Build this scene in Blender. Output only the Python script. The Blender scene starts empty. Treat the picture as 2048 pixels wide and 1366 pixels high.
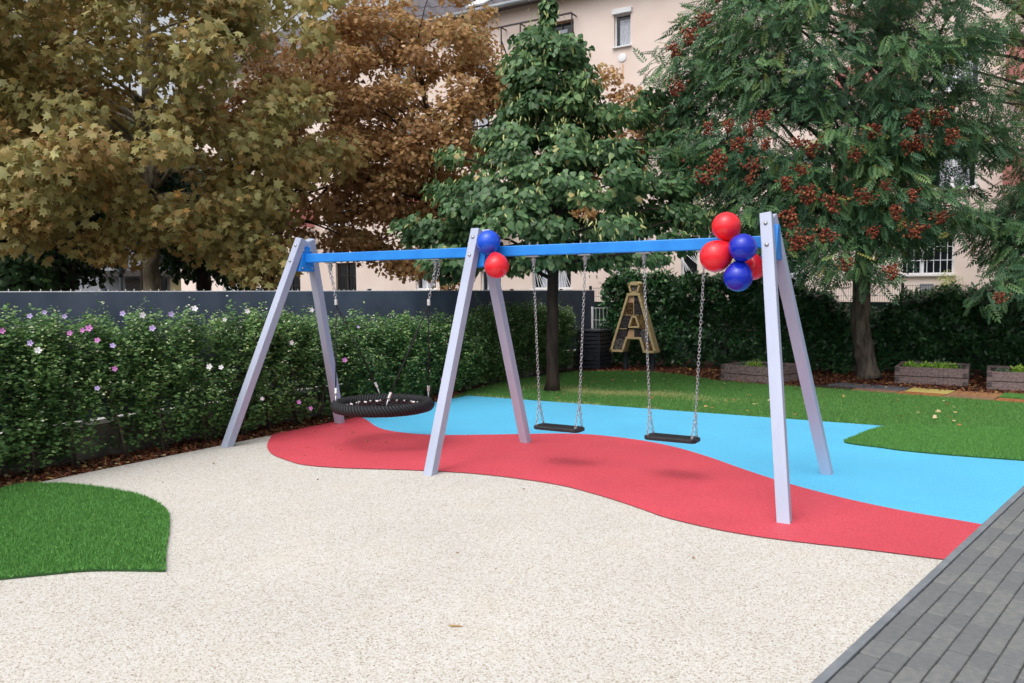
import bpy, math, random
import numpy as np
from mathutils import Vector, Matrix

random.seed(7)
SC = bpy.context.scene
COL = SC.collection
RAD = math.radians

# ------------------------------------------------------------------ camera
cam_d = bpy.data.cameras.new('camera')
cam = bpy.data.objects.new('camera', cam_d)
COL.objects.link(cam)
SC.camera = cam
cam_d.sensor_width = 36.0
cam_d.lens = 28.29
cam_d.clip_start = 0.05
cam_d.clip_end = 2000
CAM = Vector((7.1665, -6.8305, 1.6781))
_r = Vector((0.86064723, 0.50916917, -0.00575343))
_u = Vector((-0.02623711, 0.05562676, 0.99810685))
_f = Vector((-0.50852528, 0.85886694, -0.06123415))
cam.matrix_world = Matrix(((_r.x, _u.x, -_f.x, CAM.x), (_r.y, _u.y, -_f.y, CAM.y), (_r.z, _u.z, -_f.z, CAM.z), (0, 0, 0, 1)))
cam_d.dof.use_dof = True
cam_d.dof.focus_distance = 7.2
cam_d.dof.aperture_fstop = 4.5

# ------------------------------------------------------------------ light: pale overcast sky, one broad soft sun
SUN_EL, SUN_AZ = RAD(58), RAD(188)       # azimuth clockwise from +Y: the light comes from behind the camera, a little left
W = bpy.data.worlds.new('World')
SC.world = W
W.use_nodes = True
nt = W.node_tree
sky = nt.nodes.new('ShaderNodeTexSky')
sky.sky_type = 'NISHITA'
sky.sun_disc = False
sky.sun_elevation = SUN_EL
sky.sun_rotation = SUN_AZ
sky.air_density = 1.0
sky.dust_density = 5.0
sky.ozone_density = 1.0
hs = nt.nodes.new('ShaderNodeHueSaturation')
hs.inputs['Saturation'].default_value = 0.28
nt.links.new(sky.outputs[0], hs.inputs['Color'])
nt.links.new(hs.outputs[0], nt.nodes['Background'].inputs['Color'])
nt.nodes['Background'].inputs['Strength'].default_value = 0.15
sun_d = bpy.data.lights.new('sun', 'SUN')
sun_d.energy = 0.8
sun_d.angle = RAD(80)
sun_d.color = (1.0, 0.98, 0.955)
sun = bpy.data.objects.new('sun', sun_d)
COL.objects.link(sun)
_sd = Vector((math.sin(SUN_AZ) * math.cos(SUN_EL), math.cos(SUN_AZ) * math.cos(SUN_EL), math.sin(SUN_EL)))
sun.rotation_euler = _sd.to_track_quat('Z', 'Y').to_euler()
SC.view_settings.view_transform = 'Standard'
SC.view_settings.look = 'None'
SC.view_settings.gamma = 1
SC.view_settings.use_curve_mapping = False
SC.view_settings.exposure = 0.4
SC.cycles.use_denoising = True
SC.cycles.max_bounces = 5
SC.cycles.diffuse_bounces = 3
SC.cycles.transparent_max_bounces = 8


# ------------------------------------------------------------------ materials
def srgb(r, g, b):
    f = lambda c: (c / 255 / 12.92) if c / 255 <= 0.04045 else ((c / 255 + 0.055) / 1.055) ** 2.4
    return (f(r), f(g), f(b), 1)


def mat(name, rough=0.6, spec=0.4, metal=0.0):
    m = bpy.data.materials.new(name)
    m.use_nodes = True
    b = m.node_tree.nodes['Principled BSDF']
    b.inputs['Roughness'].default_value = rough
    b.inputs['Specular IOR Level'].default_value = spec
    b.inputs['Metallic'].default_value = metal
    return m, m.node_tree, b


def ramp(nt, stops):
    n = nt.nodes.new('ShaderNodeValToRGB')
    e = n.color_ramp.elements
    while len(e) < len(stops):
        e.new(0.5)
    for i, (p, c) in enumerate(stops):
        e[i].position = p
        e[i].color = c if len(c) == 4 else (*c, 1)
    return n


def noisy(name, c1, c2, scale=8.0, rough=0.6, spec=0.4, metal=0.0, bump=0.0, bscale=None, detail=6, stretch=None, lo=0.35, hi=0.65, mid=None):
    m, nt, b = mat(name, rough, spec, metal)
    tc = nt.nodes.new('ShaderNodeTexCoord')
    src = tc.outputs['Object']
    if stretch:
        mp = nt.nodes.new('ShaderNodeMapping')
        mp.inputs['Scale'].default_value = stretch
        nt.links.new(src, mp.inputs[0])
        src = mp.outputs[0]
    n = nt.nodes.new('ShaderNodeTexNoise')
    n.inputs['Scale'].default_value = scale
    n.inputs['Detail'].default_value = detail
    nt.links.new(src, n.inputs['Vector'])
    stops = [(lo, c1), (hi, c2)] if mid is None else [(lo, c1), ((lo + hi) / 2, mid), (hi, c2)]
    rp = ramp(nt, stops)
    nt.links.new(n.outputs['Fac'], rp.inputs[0])
    nt.links.new(rp.outputs[0], b.inputs['Base Color'])
    if bump:
        n2 = nt.nodes.new('ShaderNodeTexNoise')
        n2.inputs['Scale'].default_value = bscale or scale * 3
        n2.inputs['Detail'].default_value = 4
        nt.links.new(src, n2.inputs['Vector'])
        bp = nt.nodes.new('ShaderNodeBump')
        bp.inputs['Strength'].default_value = bump
        bp.inputs['Distance'].default_value = 0.01
        nt.links.new(n2.outputs['Fac'], bp.inputs['Height'])
        nt.links.new(bp.outputs[0], b.inputs['Normal'])
    return m


def granules(name, stops, scale, rough=0.85, bump=0.35, patch=0.08, stain=None, spec=0.25):
    """bonded rubber crumb: every cell has its own colour, plus faint large patches of wear"""
    m, nt, b = mat(name, rough, spec)
    tc = nt.nodes.new('ShaderNodeTexCoord')
    v = nt.nodes.new('ShaderNodeTexVoronoi')
    v.inputs['Scale'].default_value = scale
    nt.links.new(tc.outputs['Object'], v.inputs['Vector'])
    sep = nt.nodes.new('ShaderNodeSeparateColor')
    nt.links.new(v.outputs['Color'], sep.inputs[0])
    rp = ramp(nt, stops)
    nt.links.new(sep.outputs[0], rp.inputs[0])
    n = nt.nodes.new('ShaderNodeTexNoise')
    n.inputs['Scale'].default_value = 1.1
    n.inputs['Detail'].default_value = 7
    nt.links.new(tc.outputs['Object'], n.inputs['Vector'])
    mr = nt.nodes.new('ShaderNodeMapRange')
    mr.inputs['From Min'].default_value = 0.3
    mr.inputs['From Max'].default_value = 0.7
    mr.inputs['To Min'].default_value = 1 - patch
    mr.inputs['To Max'].default_value = 1 + patch
    nt.links.new(n.outputs['Fac'], mr.inputs['Value'])
    mx = nt.nodes.new('ShaderNodeVectorMath')
    mx.operation = 'SCALE'
    nt.links.new(rp.outputs[0], mx.inputs[0])
    nt.links.new(mr.outputs[0], mx.inputs['Scale'])
    out = mx.outputs[0]
    if stain:
        n3 = nt.nodes.new('ShaderNodeTexNoise')
        n3.inputs['Scale'].default_value = 2.3
        n3.inputs['Detail'].default_value = 9
        nt.links.new(tc.outputs['Object'], n3.inputs['Vector'])
        r3 = ramp(nt, [(0.58, (0, 0, 0, 1)), (0.78, (0.5, 0.5, 0.5, 1))])
        nt.links.new(n3.outputs['Fac'], r3.inputs[0])
        mixn = nt.nodes.new('ShaderNodeMix')
        mixn.data_type = 'RGBA'
        nt.links.new(r3.outputs[0], mixn.inputs[0])
        nt.links.new(out, mixn.inputs[6])
        mixn.inputs[7].default_value = stain
        out = mixn.outputs[2]
    nt.links.new(out, b.inputs['Base Color'])
    bp = nt.nodes.new('ShaderNodeBump')
    bp.inputs['Strength'].default_value = bump
    bp.inputs['Distance'].default_value = 0.003
    nt.links.new(v.outputs['Distance'], bp.inputs['Height'])
    nt.links.new(bp.outputs[0], b.inputs['Normal'])
    return m


def leafmat(name, stops, rough=0.5, spec=0.35, trans=0.25, attr='tint', gain=1.4):
    """leaf colour differs from leaf to leaf through a per-leaf attribute; some light passes through the blade"""
    m, nt, b = mat(name, rough, spec)
    stops = [(p, tuple(min(.9, c * gain) for c in col[:3]) + (1,)) for p, col in stops]
    at = nt.nodes.new('ShaderNodeAttribute')
    at.attribute_name = attr
    rp = ramp(nt, stops)
    nt.links.new(at.outputs['Fac'], rp.inputs[0])
    nt.links.new(rp.outputs[0], b.inputs['Base Color'])
    tr = nt.nodes.new('ShaderNodeBsdfTranslucent')
    nt.links.new(rp.outputs[0], tr.inputs['Color'])
    mx = nt.nodes.new('ShaderNodeMixShader')
    mx.inputs[0].default_value = trans
    nt.links.new(b.outputs[0], mx.inputs[1])
    nt.links.new(tr.outputs[0], mx.inputs[2])
    nt.links.new(mx.outputs[0], nt.nodes['Material Output'].inputs['Surface'])
    return m


M = {}
M['beige'] = granules('beige_rubber', [(0.0, srgb(138, 122, 102)), (0.10, srgb(176, 165, 149)), (0.3, srgb(199, 195, 188)), (0.7, srgb(206, 203, 197)), (0.93, srgb(213, 210, 204)), (1.0, srgb(162, 148, 130))], 140, patch=0.04, stain=srgb(200, 190, 174), bump=0.6)
M['red'] = granules('red_rubber', [(0, srgb(188, 52, 66)), (0.5, srgb(207, 70, 84)), (1, srgb(216, 94, 106))], 200, patch=0.08, rough=0.6, spec=0.5)
M['blue'] = granules('blue_rubber', [(0, srgb(70, 172, 218)), (0.5, srgb(88, 188, 230)), (1, srgb(110, 200, 234))], 200, patch=0.05, rough=0.6, spec=0.5)
M['leg'] = noisy('grey_painted_timber', srgb(163, 171, 194), srgb(176, 183, 204), 3.0, rough=0.45, spec=0.4, bump=0.06, bscale=60, stretch=(1, 1, .15))
M['bluepaint'] = noisy('blue_powder_coat', srgb(28, 128, 222), srgb(38, 142, 232), 5, rough=0.35, spec=0.5)
M['steel'] = noisy('galvanised_steel', srgb(150, 152, 156), srgb(190, 192, 196), 40, rough=0.35, metal=0.85)
M['chain'] = noisy('zinc_chain', srgb(165, 165, 168), srgb(205, 205, 208), 60, rough=0.3, metal=0.8)
M['rubber'] = noisy('black_rubber', srgb(30, 32, 36), srgb(44, 46, 50), 14, rough=0.55, spec=0.4, bump=0.1, bscale=120)
M['rope'] = noisy('black_rope', srgb(17, 18, 20), srgb(34, 35, 38), 90, rough=0.75, bump=0.5, bscale=160)
M['alu'] = noisy('pale_ferrule', srgb(205, 205, 205), srgb(232, 232, 232), 30, rough=0.35, metal=0.3)
M['redballoon'] = noisy('red_latex', srgb(228, 34, 46), srgb(234, 42, 54), 3, rough=0.22, spec=0.5)
M['blueballoon'] = noisy('blue_latex', srgb(16, 36, 170), srgb(22, 46, 184), 3, rough=0.2, spec=0.5)
M['lightblueballoon'] = noisy('mid_blue_latex', srgb(20, 72, 205), srgb(28, 86, 216), 3, rough=0.22, spec=0.5)
M['screen'] = noisy('grey_blue_screen_fabric', srgb(84, 94, 113), srgb(98, 108, 126), 2.5, rough=0.8, spec=0.2, bump=0.25, bscale=220, detail=8)
M['fencepost'] = noisy('dark_fence_post', srgb(44, 50, 62), srgb(54, 60, 72), 4, rough=0.6)
M['wire'] = noisy('pale_wire', srgb(196, 198, 200), srgb(222, 224, 224), 20, rough=0.45, metal=0.2)
M['concrete'] = noisy('pale_concrete', srgb(150, 146, 138), srgb(196, 192, 184), 5, rough=0.9, bump=0.3, bscale=30)
M['concreteshaded'] = noisy('shaded_concrete', srgb(84, 80, 74), srgb(124, 119, 110), 5, rough=0.9, bump=0.3, bscale=30)  # darker copy of the wall concrete: the shade behind the hedge is in the colour
M['whitecap'] = noisy('white_coping', srgb(214, 212, 206), srgb(236, 235, 230), 6, rough=0.8)
M['greenwire'] = noisy('green_wire', srgb(34, 56, 48), srgb(44, 66, 58), 10, rough=0.5)
M['greenscreen'] = noisy('green_screen_fabric', srgb(38, 62, 52), srgb(52, 78, 66), 3, rough=0.8)
M['wall'] = noisy('pale_pink_render', srgb(228, 209, 199), srgb(238, 222, 213), 0.7, rough=0.92, spec=0.2, bump=0.12, bscale=25, detail=9)
M['wallfar'] = noisy('pale_grey_render', srgb(124, 128, 138), srgb(142, 145, 152), 0.6, rough=0.9)
M['pilaster'] = noisy('blue_grey_pilaster', srgb(84, 98, 124), srgb(98, 112, 138), 0.8, rough=0.85)
M['darkmetal'] = noisy('dark_metal', srgb(46, 42, 42), srgb(64, 58, 56), 6, rough=0.55)
M['pinkpanel'] = noisy('dull_red_balcony_panel', srgb(176, 112, 108), srgb(192, 128, 122), 1.2, rough=0.85)
M['white'] = noisy('white_frame', srgb(224, 226, 230), srgb(238, 240, 242), 4, rough=0.45)
M['brownframe'] = noisy('brown_frame', srgb(150, 116, 88), srgb(170, 134, 104), 6, rough=0.6)
M['curtain'] = noisy('pale_net_curtain', srgb(150, 156, 168), srgb(196, 200, 208), 9, rough=0.9, stretch=(6, 6, .6))
M['roof'] = noisy('dark_slate_roof', srgb(66, 62, 68), srgb(112, 106, 110), 7, rough=0.8, bump=0.6, bscale=6, stretch=(1.2, 4, 4))
M['gutter'] = noisy('zinc_gutter', srgb(136, 140, 146), srgb(160, 164, 168), 2, rough=0.5, metal=0.4)
M['rust'] = noisy('rust_stain', srgb(214, 172, 140), srgb(226, 186, 156), 6, rough=0.9)
M['timber'] = noisy('pale_pine', srgb(200, 174, 126), srgb(218, 196, 150), 5, rough=0.65, bump=0.1, stretch=(1, 1, 8))
M['recycled'] = noisy('recycled_plastic_board', srgb(108, 92, 90), srgb(150, 134, 130), 28, rough=0.8, bump=0.3, bscale=60, mid=srgb(132, 114, 112))
M['recycled_end'] = noisy('recycled_plastic_end', srgb(72, 64, 66), srgb(104, 94, 94), 40, rough=0.85, bump=0.3, bscale=60)
M['soil'] = noisy('dark_soil', srgb(44, 34, 28), srgb(70, 56, 46), 14, rough=0.95, bump=0.6, bscale=30)
M['mulchbase'] = noisy('mulch_soil', srgb(46, 28, 22), srgb(84, 50, 38), 18, rough=0.95, bump=0.8, bscale=40)
M['lawnbase'] = noisy('lawn_soil', srgb(44, 74, 26), srgb(66, 98, 40), 3, rough=0.95, detail=9)
M['turfbase'] = noisy('turf_backing', srgb(38, 76, 32), srgb(50, 90, 42), 10, rough=0.95)
M['ground'] = noisy('bare_ground', srgb(92, 88, 80), srgb(112, 108, 98), 0.5, rough=0.95, detail=9)
M['jointsand'] = noisy('joint_sand', srgb(58, 58, 58), srgb(78, 77, 75), 30, rough=0.95)
M['kerb'] = noisy('kerb_concrete', srgb(112, 117, 123), srgb(130, 134, 139), 7, rough=0.85, bump=0.25, bscale=120, detail=9)
M['blackplastic'] = noisy('black_plastic', srgb(40, 43, 52), srgb(54, 57, 66), 6, rough=0.5)
M['lampgrey'] = noisy('grey_lamp_paint', srgb(96, 104, 112), srgb(116, 124, 132), 5, rough=0.5)
M['lampcap'] = noisy('pale_lamp_cap', srgb(176, 184, 194), srgb(196, 202, 210), 5, rough=0.4)
M['cream'] = noisy('cream_panel', srgb(198, 182, 140), srgb(212, 198, 158), 3, rough=0.8)

def glassmat():
    m, nt, b = mat('window_glass', 0.05, 0.6)
    b.inputs['Base Color'].default_value = (0.012, 0.016, 0.02, 1)
    return m
M['glass'] = glassmat()

def pavermat():
    m, nt, b = mat('grey_paver', 0.8, 0.3)
    tc = nt.nodes.new('ShaderNodeTexCoord')
    oi = nt.nodes.new('ShaderNodeObjectInfo')
    n = nt.nodes.new('ShaderNodeTexNoise')
    n.inputs['Scale'].default_value = 30
    n.inputs['Detail'].default_value = 8
    geo = nt.nodes.new('ShaderNodeNewGeometry')
    nt.links.new(geo.outputs['Position'], n.inputs['Vector'])
    mt = nt.nodes.new('ShaderNodeMath')
    mt.operation = 'MULTIPLY_ADD'
    mt.inputs[1].default_value = 0.38
    nt.links.new(oi.outputs['Random'], mt.inputs[0])
    nt.links.new(n.outputs['Fac'], mt.inputs[2])
    rp = ramp(nt, [(0.3, srgb(100, 103, 105)), (0.75, srgb(113, 115, 115)), (1.0, srgb(126, 126, 123))])
    nt.links.new(mt.outputs[0], rp.inputs[0])
    nt.links.new(rp.outputs[0], b.inputs['Base Color'])
    n2 = nt.nodes.new('ShaderNodeTexNoise')
    n2.inputs['Scale'].default_value = 180
    nt.links.new(geo.outputs['Position'], n2.inputs['Vector'])
    bp = nt.nodes.new('ShaderNodeBump')
    bp.inputs['Strength'].default_value = 0.35
    bp.inputs['Distance'].default_value = 0.002
    nt.links.new(n2.outputs['Fac'], bp.inputs['Height'])
    nt.links.new(bp.outputs[0], b.inputs['Normal'])
    return m
M['paver'] = pavermat()

def cellmat(name, stops, scale, bump=0.8):
    m, nt, b = mat(name, 0.85, 0.2)
    tc = nt.nodes.new('ShaderNodeTexCoord')
    v = nt.nodes.new('ShaderNodeTexVoronoi')
    v.inputs['Scale'].default_value = scale
    nt.links.new(tc.outputs['Object'], v.inputs['Vector'])
    rp = ramp(nt, stops)
    nt.links.new(v.outputs['Distance'], rp.inputs[0])
    nt.links.new(rp.outputs[0], b.inputs['Base Color'])
    bp = nt.nodes.new('ShaderNodeBump')
    bp.inputs['Strength'].default_value = bump
    bp.inputs['Distance'].default_value = 0.02
    bp.invert = True
    nt.links.new(v.outputs['Distance'], bp.inputs['Height'])
    nt.links.new(bp.outputs[0], b.inputs['Normal'])
    return m
M['fillpeach'] = noisy('peach_clay', srgb(206, 164, 132), srgb(220, 180, 148), 8, rough=0.9)
M['filldark'] = cellmat('dark_twigs', [(0.1, srgb(122, 114, 116)), (0.5, srgb(70, 64, 68))], 34)
M['fillbrown'] = cellmat('pine_cones', [(0.1, srgb(170, 138, 98)), (0.6, srgb(88, 64, 46))], 30)
M['fillbamboo'] = cellmat('bamboo_ends', [(0.05, srgb(70, 54, 34)), (0.3, srgb(176, 148, 100)), (0.7, srgb(96, 76, 52))], 36)
M['fillgrey'] = cellmat('grey_sticks', [(0.1, srgb(186, 180, 176)), (0.6, srgb(92, 88, 88))], 28)
M['bark_plane'] = noisy('plane_bark', srgb(92, 84, 70), srgb(178, 170, 150), 5, rough=0.9, bump=0.4, bscale=14, stretch=(1, 1, .4), mid=srgb(136, 126, 106), lo=.38, hi=.62)
M['bark_dark'] = noisy('dark_bark', srgb(38, 30, 26), srgb(66, 54, 46), 12, rough=0.95, bump=0.9, bscale=30, stretch=(1, 1, .2))
M['bark_grey'] = noisy('grey_bark', srgb(62, 54, 48), srgb(120, 110, 100), 14, rough=0.95, bump=1.0, bscale=34, stretch=(1, 1, .22))

M['leaf_plane'] = leafmat('plane_leaf', [(0, srgb(84, 66, 40)), (0.15, srgb(116, 92, 54)), (0.4, srgb(122, 108, 64)), (0.7, srgb(116, 114, 74)), (0.9, srgb(144, 140, 92)), (1, srgb(156, 118, 64))], trans=0.32, gain=1.95)
M['leaf_brown'] = leafmat('brown_maple_leaf', [(0, srgb(84, 62, 42)), (0.35, srgb(114, 87, 57)), (0.65, srgb(128, 101, 66)), (0.85, srgb(114, 103, 66)), (1, srgb(164, 134, 106))], trans=0.38, gain=2.35)
M['leaf_linden'] = leafmat('linden_leaf', [(0, srgb(42, 66, 42)), (0.5, srgb(62, 90, 56)), (0.8, srgb(86, 114, 72)), (0.94, srgb(126, 148, 98)), (1, srgb(158, 132, 88))], trans=0.28, rough=0.42, spec=0.45, gain=1.65)
M['bract'] = leafmat('linden_bract', [(0, srgb(142, 158, 96)), (1, srgb(180, 178, 120))], trans=0.3)
M['leaf_koel'] = leafmat('pinnate_leaf', [(0, srgb(42, 66, 50)), (0.5, srgb(58, 88, 60)), (0.9, srgb(88, 116, 70)), (1, srgb(136, 132, 70))], trans=0.28, gain=1.75)
M['leaf_rob'] = leafmat('small_pinnate_leaf', [(0, srgb(34, 54, 26)), (0.6, srgb(52, 78, 36)), (0.95, srgb(92, 106, 44)), (1, srgb(150, 132, 52))], trans=0.25)
M['leaf_dark'] = leafmat('dark_green_leaf', [(0, srgb(22, 40, 24)), (0.6, srgb(36, 60, 34)), (1, srgb(58, 82, 42))], trans=0.2)
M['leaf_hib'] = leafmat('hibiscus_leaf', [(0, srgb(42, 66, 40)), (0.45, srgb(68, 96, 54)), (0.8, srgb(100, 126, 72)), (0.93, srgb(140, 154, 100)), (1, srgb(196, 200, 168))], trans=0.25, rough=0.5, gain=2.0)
M['leaf_laurel'] = leafmat('laurel_leaf', [(0, srgb(20, 42, 24)), (0.6, srgb(34, 66, 36)), (0.92, srgb(58, 94, 48)), (1, srgb(92, 126, 66))], trans=0.12, gain=2.1, rough=0.32, spec=0.5)
M['grass'] = leafmat('lawn_grass', [(0, srgb(56, 92, 44)), (0.5, srgb(78, 120, 60)), (0.88, srgb(98, 138, 74)), (0.93, srgb(156, 152, 104)), (1, srgb(182, 170, 126))], trans=0.3, rough=0.6, gain=1.95)
M['turf'] = leafmat('artificial_turf', [(0, srgb(56, 98, 42)), (0.5, srgb(75, 121, 57)), (0.9, srgb(100, 145, 78)), (1, srgb(132, 162, 104))], trans=0.15, rough=0.55, gain=1.85)
M['chips'] = leafmat('bark_chips', [(0, srgb(50, 26, 20)), (0.4, srgb(102, 56, 38)), (0.8, srgb(142, 84, 56)), (1, srgb(178, 136, 96))], trans=0.0, rough=0.9, gain=.95)
M['deadleaf'] = leafmat('fallen_leaf', [(0, srgb(110, 72, 40)), (0.5, srgb(158, 116, 66)), (0.8, srgb(190, 156, 96)), (1, srgb(206, 196, 160))], trans=0.1, rough=0.8, gain=1.0)
M['lime'] = leafmat('lime_plant_leaf', [(0, srgb(94, 140, 40)), (0.6, srgb(138, 180, 60)), (1, srgb(170, 200, 84))], trans=0.3)
M['greygreen'] = leafmat('grey_green_plant_leaf', [(0, srgb(66, 88, 66)), (0.7, srgb(98, 118, 94)), (1, srgb(140, 150, 134))], trans=0.2)
M['pod'] = leafmat('russet_seed_pod', [(0, srgb(104, 48, 36)), (0.5, srgb(138, 68, 50)), (0.85, srgb(160, 92, 66)), (1, srgb(178, 124, 84))], trans=0.25, rough=0.6, gain=1.15)
M['petal_pink'] = noisy('pink_petal', srgb(200, 120, 190), srgb(214, 146, 206), 20, rough=0.6)
M['petal_lilac'] = noisy('lilac_petal', srgb(176, 156, 210), srgb(196, 180, 222), 20, rough=0.6)
M['petal_white'] = noisy('white_petal', srgb(226, 222, 226), srgb(240, 238, 238), 20, rough=0.6)
M['yellowtile'] = granules('yellow_tile', [(0, srgb(178, 160, 84)), (1, srgb(206, 190, 118))], 90)
M['slate'] = noisy('slate_chips', srgb(60, 62, 70), srgb(112, 114, 122), 26, rough=0.8, bump=1, bscale=30)
M['orange'] = noisy('orange_bark_tile', srgb(132, 78, 44), srgb(176, 116, 70), 20, rough=0.9, bump=0.8, bscale=40)
M['brownt'] = noisy('brown_tile', srgb(120, 88, 66), srgb(150, 116, 90), 20, rough=0.9, bump=0.6, bscale=40)
M['woodt'] = noisy('wood_tile', srgb(134, 92, 58), srgb(168, 124, 84), 5, rough=0.8, bump=0.4, stretch=(1, 9, 1))
M['barkt'] = noisy('black_bark_tile', srgb(28, 24, 18), srgb(140, 116, 70), 22, rough=0.9, bump=1, bscale=30, lo=.5, hi=.72)

# ------------------------------------------------------------------ mesh helpers
ORG = {}


def tag(o, label=None, cat=None, group=None, kind=None):
    if label: o['label'] = label
    if cat: o['category'] = cat
    if group: o['group'] = group
    if kind: o['kind'] = kind
    return o


def link(o, parent=None, org=(0, 0, 0)):
    COL.objects.link(o)
    ORG[o.name] = Vector(org)
    if parent is not None:
        o.parent = parent
        o.location = Vector(org) - ORG[parent.name]
    else:
        o.location = org
    return o


def thing(name, label, cat, loc, group=None):
    o = bpy.data.objects.new(name, None)
    o.empty_display_size = 0.2
    link(o, None, loc)
    return tag(o, label, cat, group)


class MB:
    def __init__(s):
        s.v, s.f = [], []

    def add(s, vs, fs):
        n = len(s.v)
        s.v += [tuple(v) for v in vs]
        s.f += [tuple(i + n for i in f) for f in fs]
        return s

    def box(s, c, size, m=None):
        x, y, z = (a / 2 for a in size)
        vs = [Vector(p) for p in ((-x, -y, -z), (x, -y, -z), (x, y, -z), (-x, y, -z), (-x, -y, z), (x, -y, z), (x, y, z), (-x, y, z))]
        if m is not None: vs = [m @ v for v in vs]
        c = Vector(c)
        return s.add([v + c for v in vs], [(0, 3, 2, 1), (4, 5, 6, 7), (0, 1, 5, 4), (1, 2, 6, 5), (2, 3, 7, 6), (3, 0, 4, 7)])

    def bar(s, p0, p1, w, h, side=(1, 0, 0)):
        p0, p1 = Vector(p0), Vector(p1)
        d = (p1 - p0).normalized()
        a = Vector(side)
        a = (a - d * a.dot(d)).normalized()
        b = d.cross(a)
        q = [(-w / 2, -h / 2), (w / 2, -h / 2), (w / 2, h / 2), (-w / 2, h / 2)]
        vs = [p + a * x + b * y for p in (p0, p1) for x, y in q]
        return s.add(vs, [(0, 3, 2, 1), (4, 5, 6, 7), (0, 1, 5, 4), (1, 2, 6, 5), (2, 3, 7, 6), (3, 0, 4, 7)])

    def tube(s, pts, rad, n=8, cap=True):
        pts = [Vector(p) for p in pts]
        if not hasattr(rad, '__len__'): rad = [rad] * len(pts)
        vs, fs = [], []
        prev = None
        for i, p in enumerate(pts):
            d = (pts[min(i + 1, len(pts) - 1)] - pts[max(i - 1, 0)]).normalized()
            if prev is None:
                a = Vector((1, 0, 0)) if abs(d.x) < .9 else Vector((0, 1, 0))
            else:
                a = prev
            a = (a - d * a.dot(d)).normalized()
            prev = a
            b = d.cross(a)
            for k in range(n):
                t = 2 * math.pi * k / n
                vs.append(p + (a * math.cos(t) + b * math.sin(t)) * rad[i])
        for i in range(len(pts) - 1):
            for k in range(n):
                k2 = (k + 1) % n
                fs.append((i * n + k, i * n + k2, (i + 1) * n + k2, (i + 1) * n + k))
        if cap:
            fs.append(tuple(range(n - 1, -1, -1)))
            fs.append(tuple((len(pts) - 1) * n + k for k in range(n)))
        return s.add(vs, fs)

    def lathe(s, c, prof, n=16, axis=(0, 0, 1)):
        c, ax = Vector(c), Vector(axis).normalized()
        a = Vector((1, 0, 0)) if abs(ax.x) < .9 else Vector((0, 1, 0))
        a = (a - ax * a.dot(ax)).normalized()
        b = ax.cross(a)
        vs, fs = [], []
        for r, z in prof:
            for k in range(n):
                t = 2 * math.pi * k / n
                vs.append(c + ax * z + (a * math.cos(t) + b * math.sin(t)) * max(r, 1e-4))
        for i in range(len(prof) - 1):
            for k in range(n):
                k2 = (k + 1) % n
                fs.append((i * n + k, i * n + k2, (i + 1) * n + k2, (i + 1) * n + k))
        fs.append(tuple(range(n - 1, -1, -1)))
        fs.append(tuple((len(prof) - 1) * n + k for k in range(n)))
        return s.add(vs, fs)

    def prism(s, poly, off):
        off = Vector(off)
        a = [Vector(p) for p in poly]
        n = len(a)
        vs = a + [p + off for p in a]
        fs = [tuple(range(n - 1, -1, -1)), tuple(range(n, 2 * n))]
        fs += [(i, (i + 1) % n, (i + 1) % n + n, i + n) for i in range(n)]
        return s.add(vs, fs)

    def build(s, name, m, parent=None, org=None, smooth=False, bevel=0, label=None, cat=None, group=None, kind=None):
        me = bpy.data.meshes.new(name)
        if org is None:
            org = ORG[parent.name] if parent is not None else Vector((0, 0, 0))
        org = Vector(org)
        me.from_pydata([Vector(v) - org for v in s.v], [], s.f)
        me.validate()
        import bmesh
        bm = bmesh.new()
        bm.from_mesh(me)
        bmesh.ops.recalc_face_normals(bm, faces=bm.faces)
        bm.to_mesh(me)
        bm.free()
        me.materials.append(m)
        if smooth:
            me.polygons.foreach_set('use_smooth', [True] * len(me.polygons))
        o = bpy.data.objects.new(name, me)
        link(o, parent, org)
        if bevel:
            b = o.modifiers.new('bevel', 'BEVEL')
            b.width = bevel
            b.segments = 2
            b.limit_method = 'ANGLE'
        return tag(o, label, cat, group, kind)


def copy_mesh(o, parent, org, rot=None, scale=None):
    c = o.copy()
    link(c, parent, org)
    if rot: c.rotation_euler = rot
    if scale: c.scale = (scale,) * 3
    return c


# batches of leaves, blades and chips ---------------------------------
rng = np.random.default_rng(11)


def unit(a):
    return a / np.maximum(np.linalg.norm(a, axis=-1, keepdims=True), 1e-9)


def leaf_template(outline, center=(0, .4), fold=.18, curl=.12):
    pts = [center] + outline
    v = np.array([(x, y, -fold * abs(x) - curl * y * y) for x, y in pts], float)
    n = len(outline)
    f = np.array([(0, 1 + i, 1 + (i + 1) % n) for i in range(n)])
    return v, f


def mirror(half):
    return half + [(-x, y) for x, y in reversed(half) if abs(x) > 1e-6]


T_PLANE = leaf_template(mirror([(0, 0), (.16, .08), (.54, .2), (.3, .4), (.46, .74), (.16, .64), (0, 1.02)]))
T_MAPLE = leaf_template(mirror([(0, 0), (.5, .22), (.24, .45), (.36, .8), (0, 1.0)]))
T_HEART = leaf_template(mirror([(0, .04), (.28, -.06), (.47, .22), (.34, .62), (0, 1.05)]), (0, .35))
T_OVAL = leaf_template(mirror([(0, 0), (.2, .35), (.16, .72), (0, 1)]), (0, .5))
T_HIB = leaf_template(mirror([(0, 0), (.36, .34), (.2, .6), (0, 1)]), (0, .4))
T_STRIP = (np.array([(-.1, 0, 0), (.1, 0, 0), (.12, .6, -.05), (0, 1, -.2), (-.12, .6, -.05)], float), np.array([(0, 1, 2), (0, 2, 4), (4, 2, 3)]))
T_QUAD = (np.array([(-.5, 0, 0), (.5, 0, 0), (.4, 1, .05), (-.45, .9, .02)], float), np.array([(0, 1, 2), (0, 2, 3)]))
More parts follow.
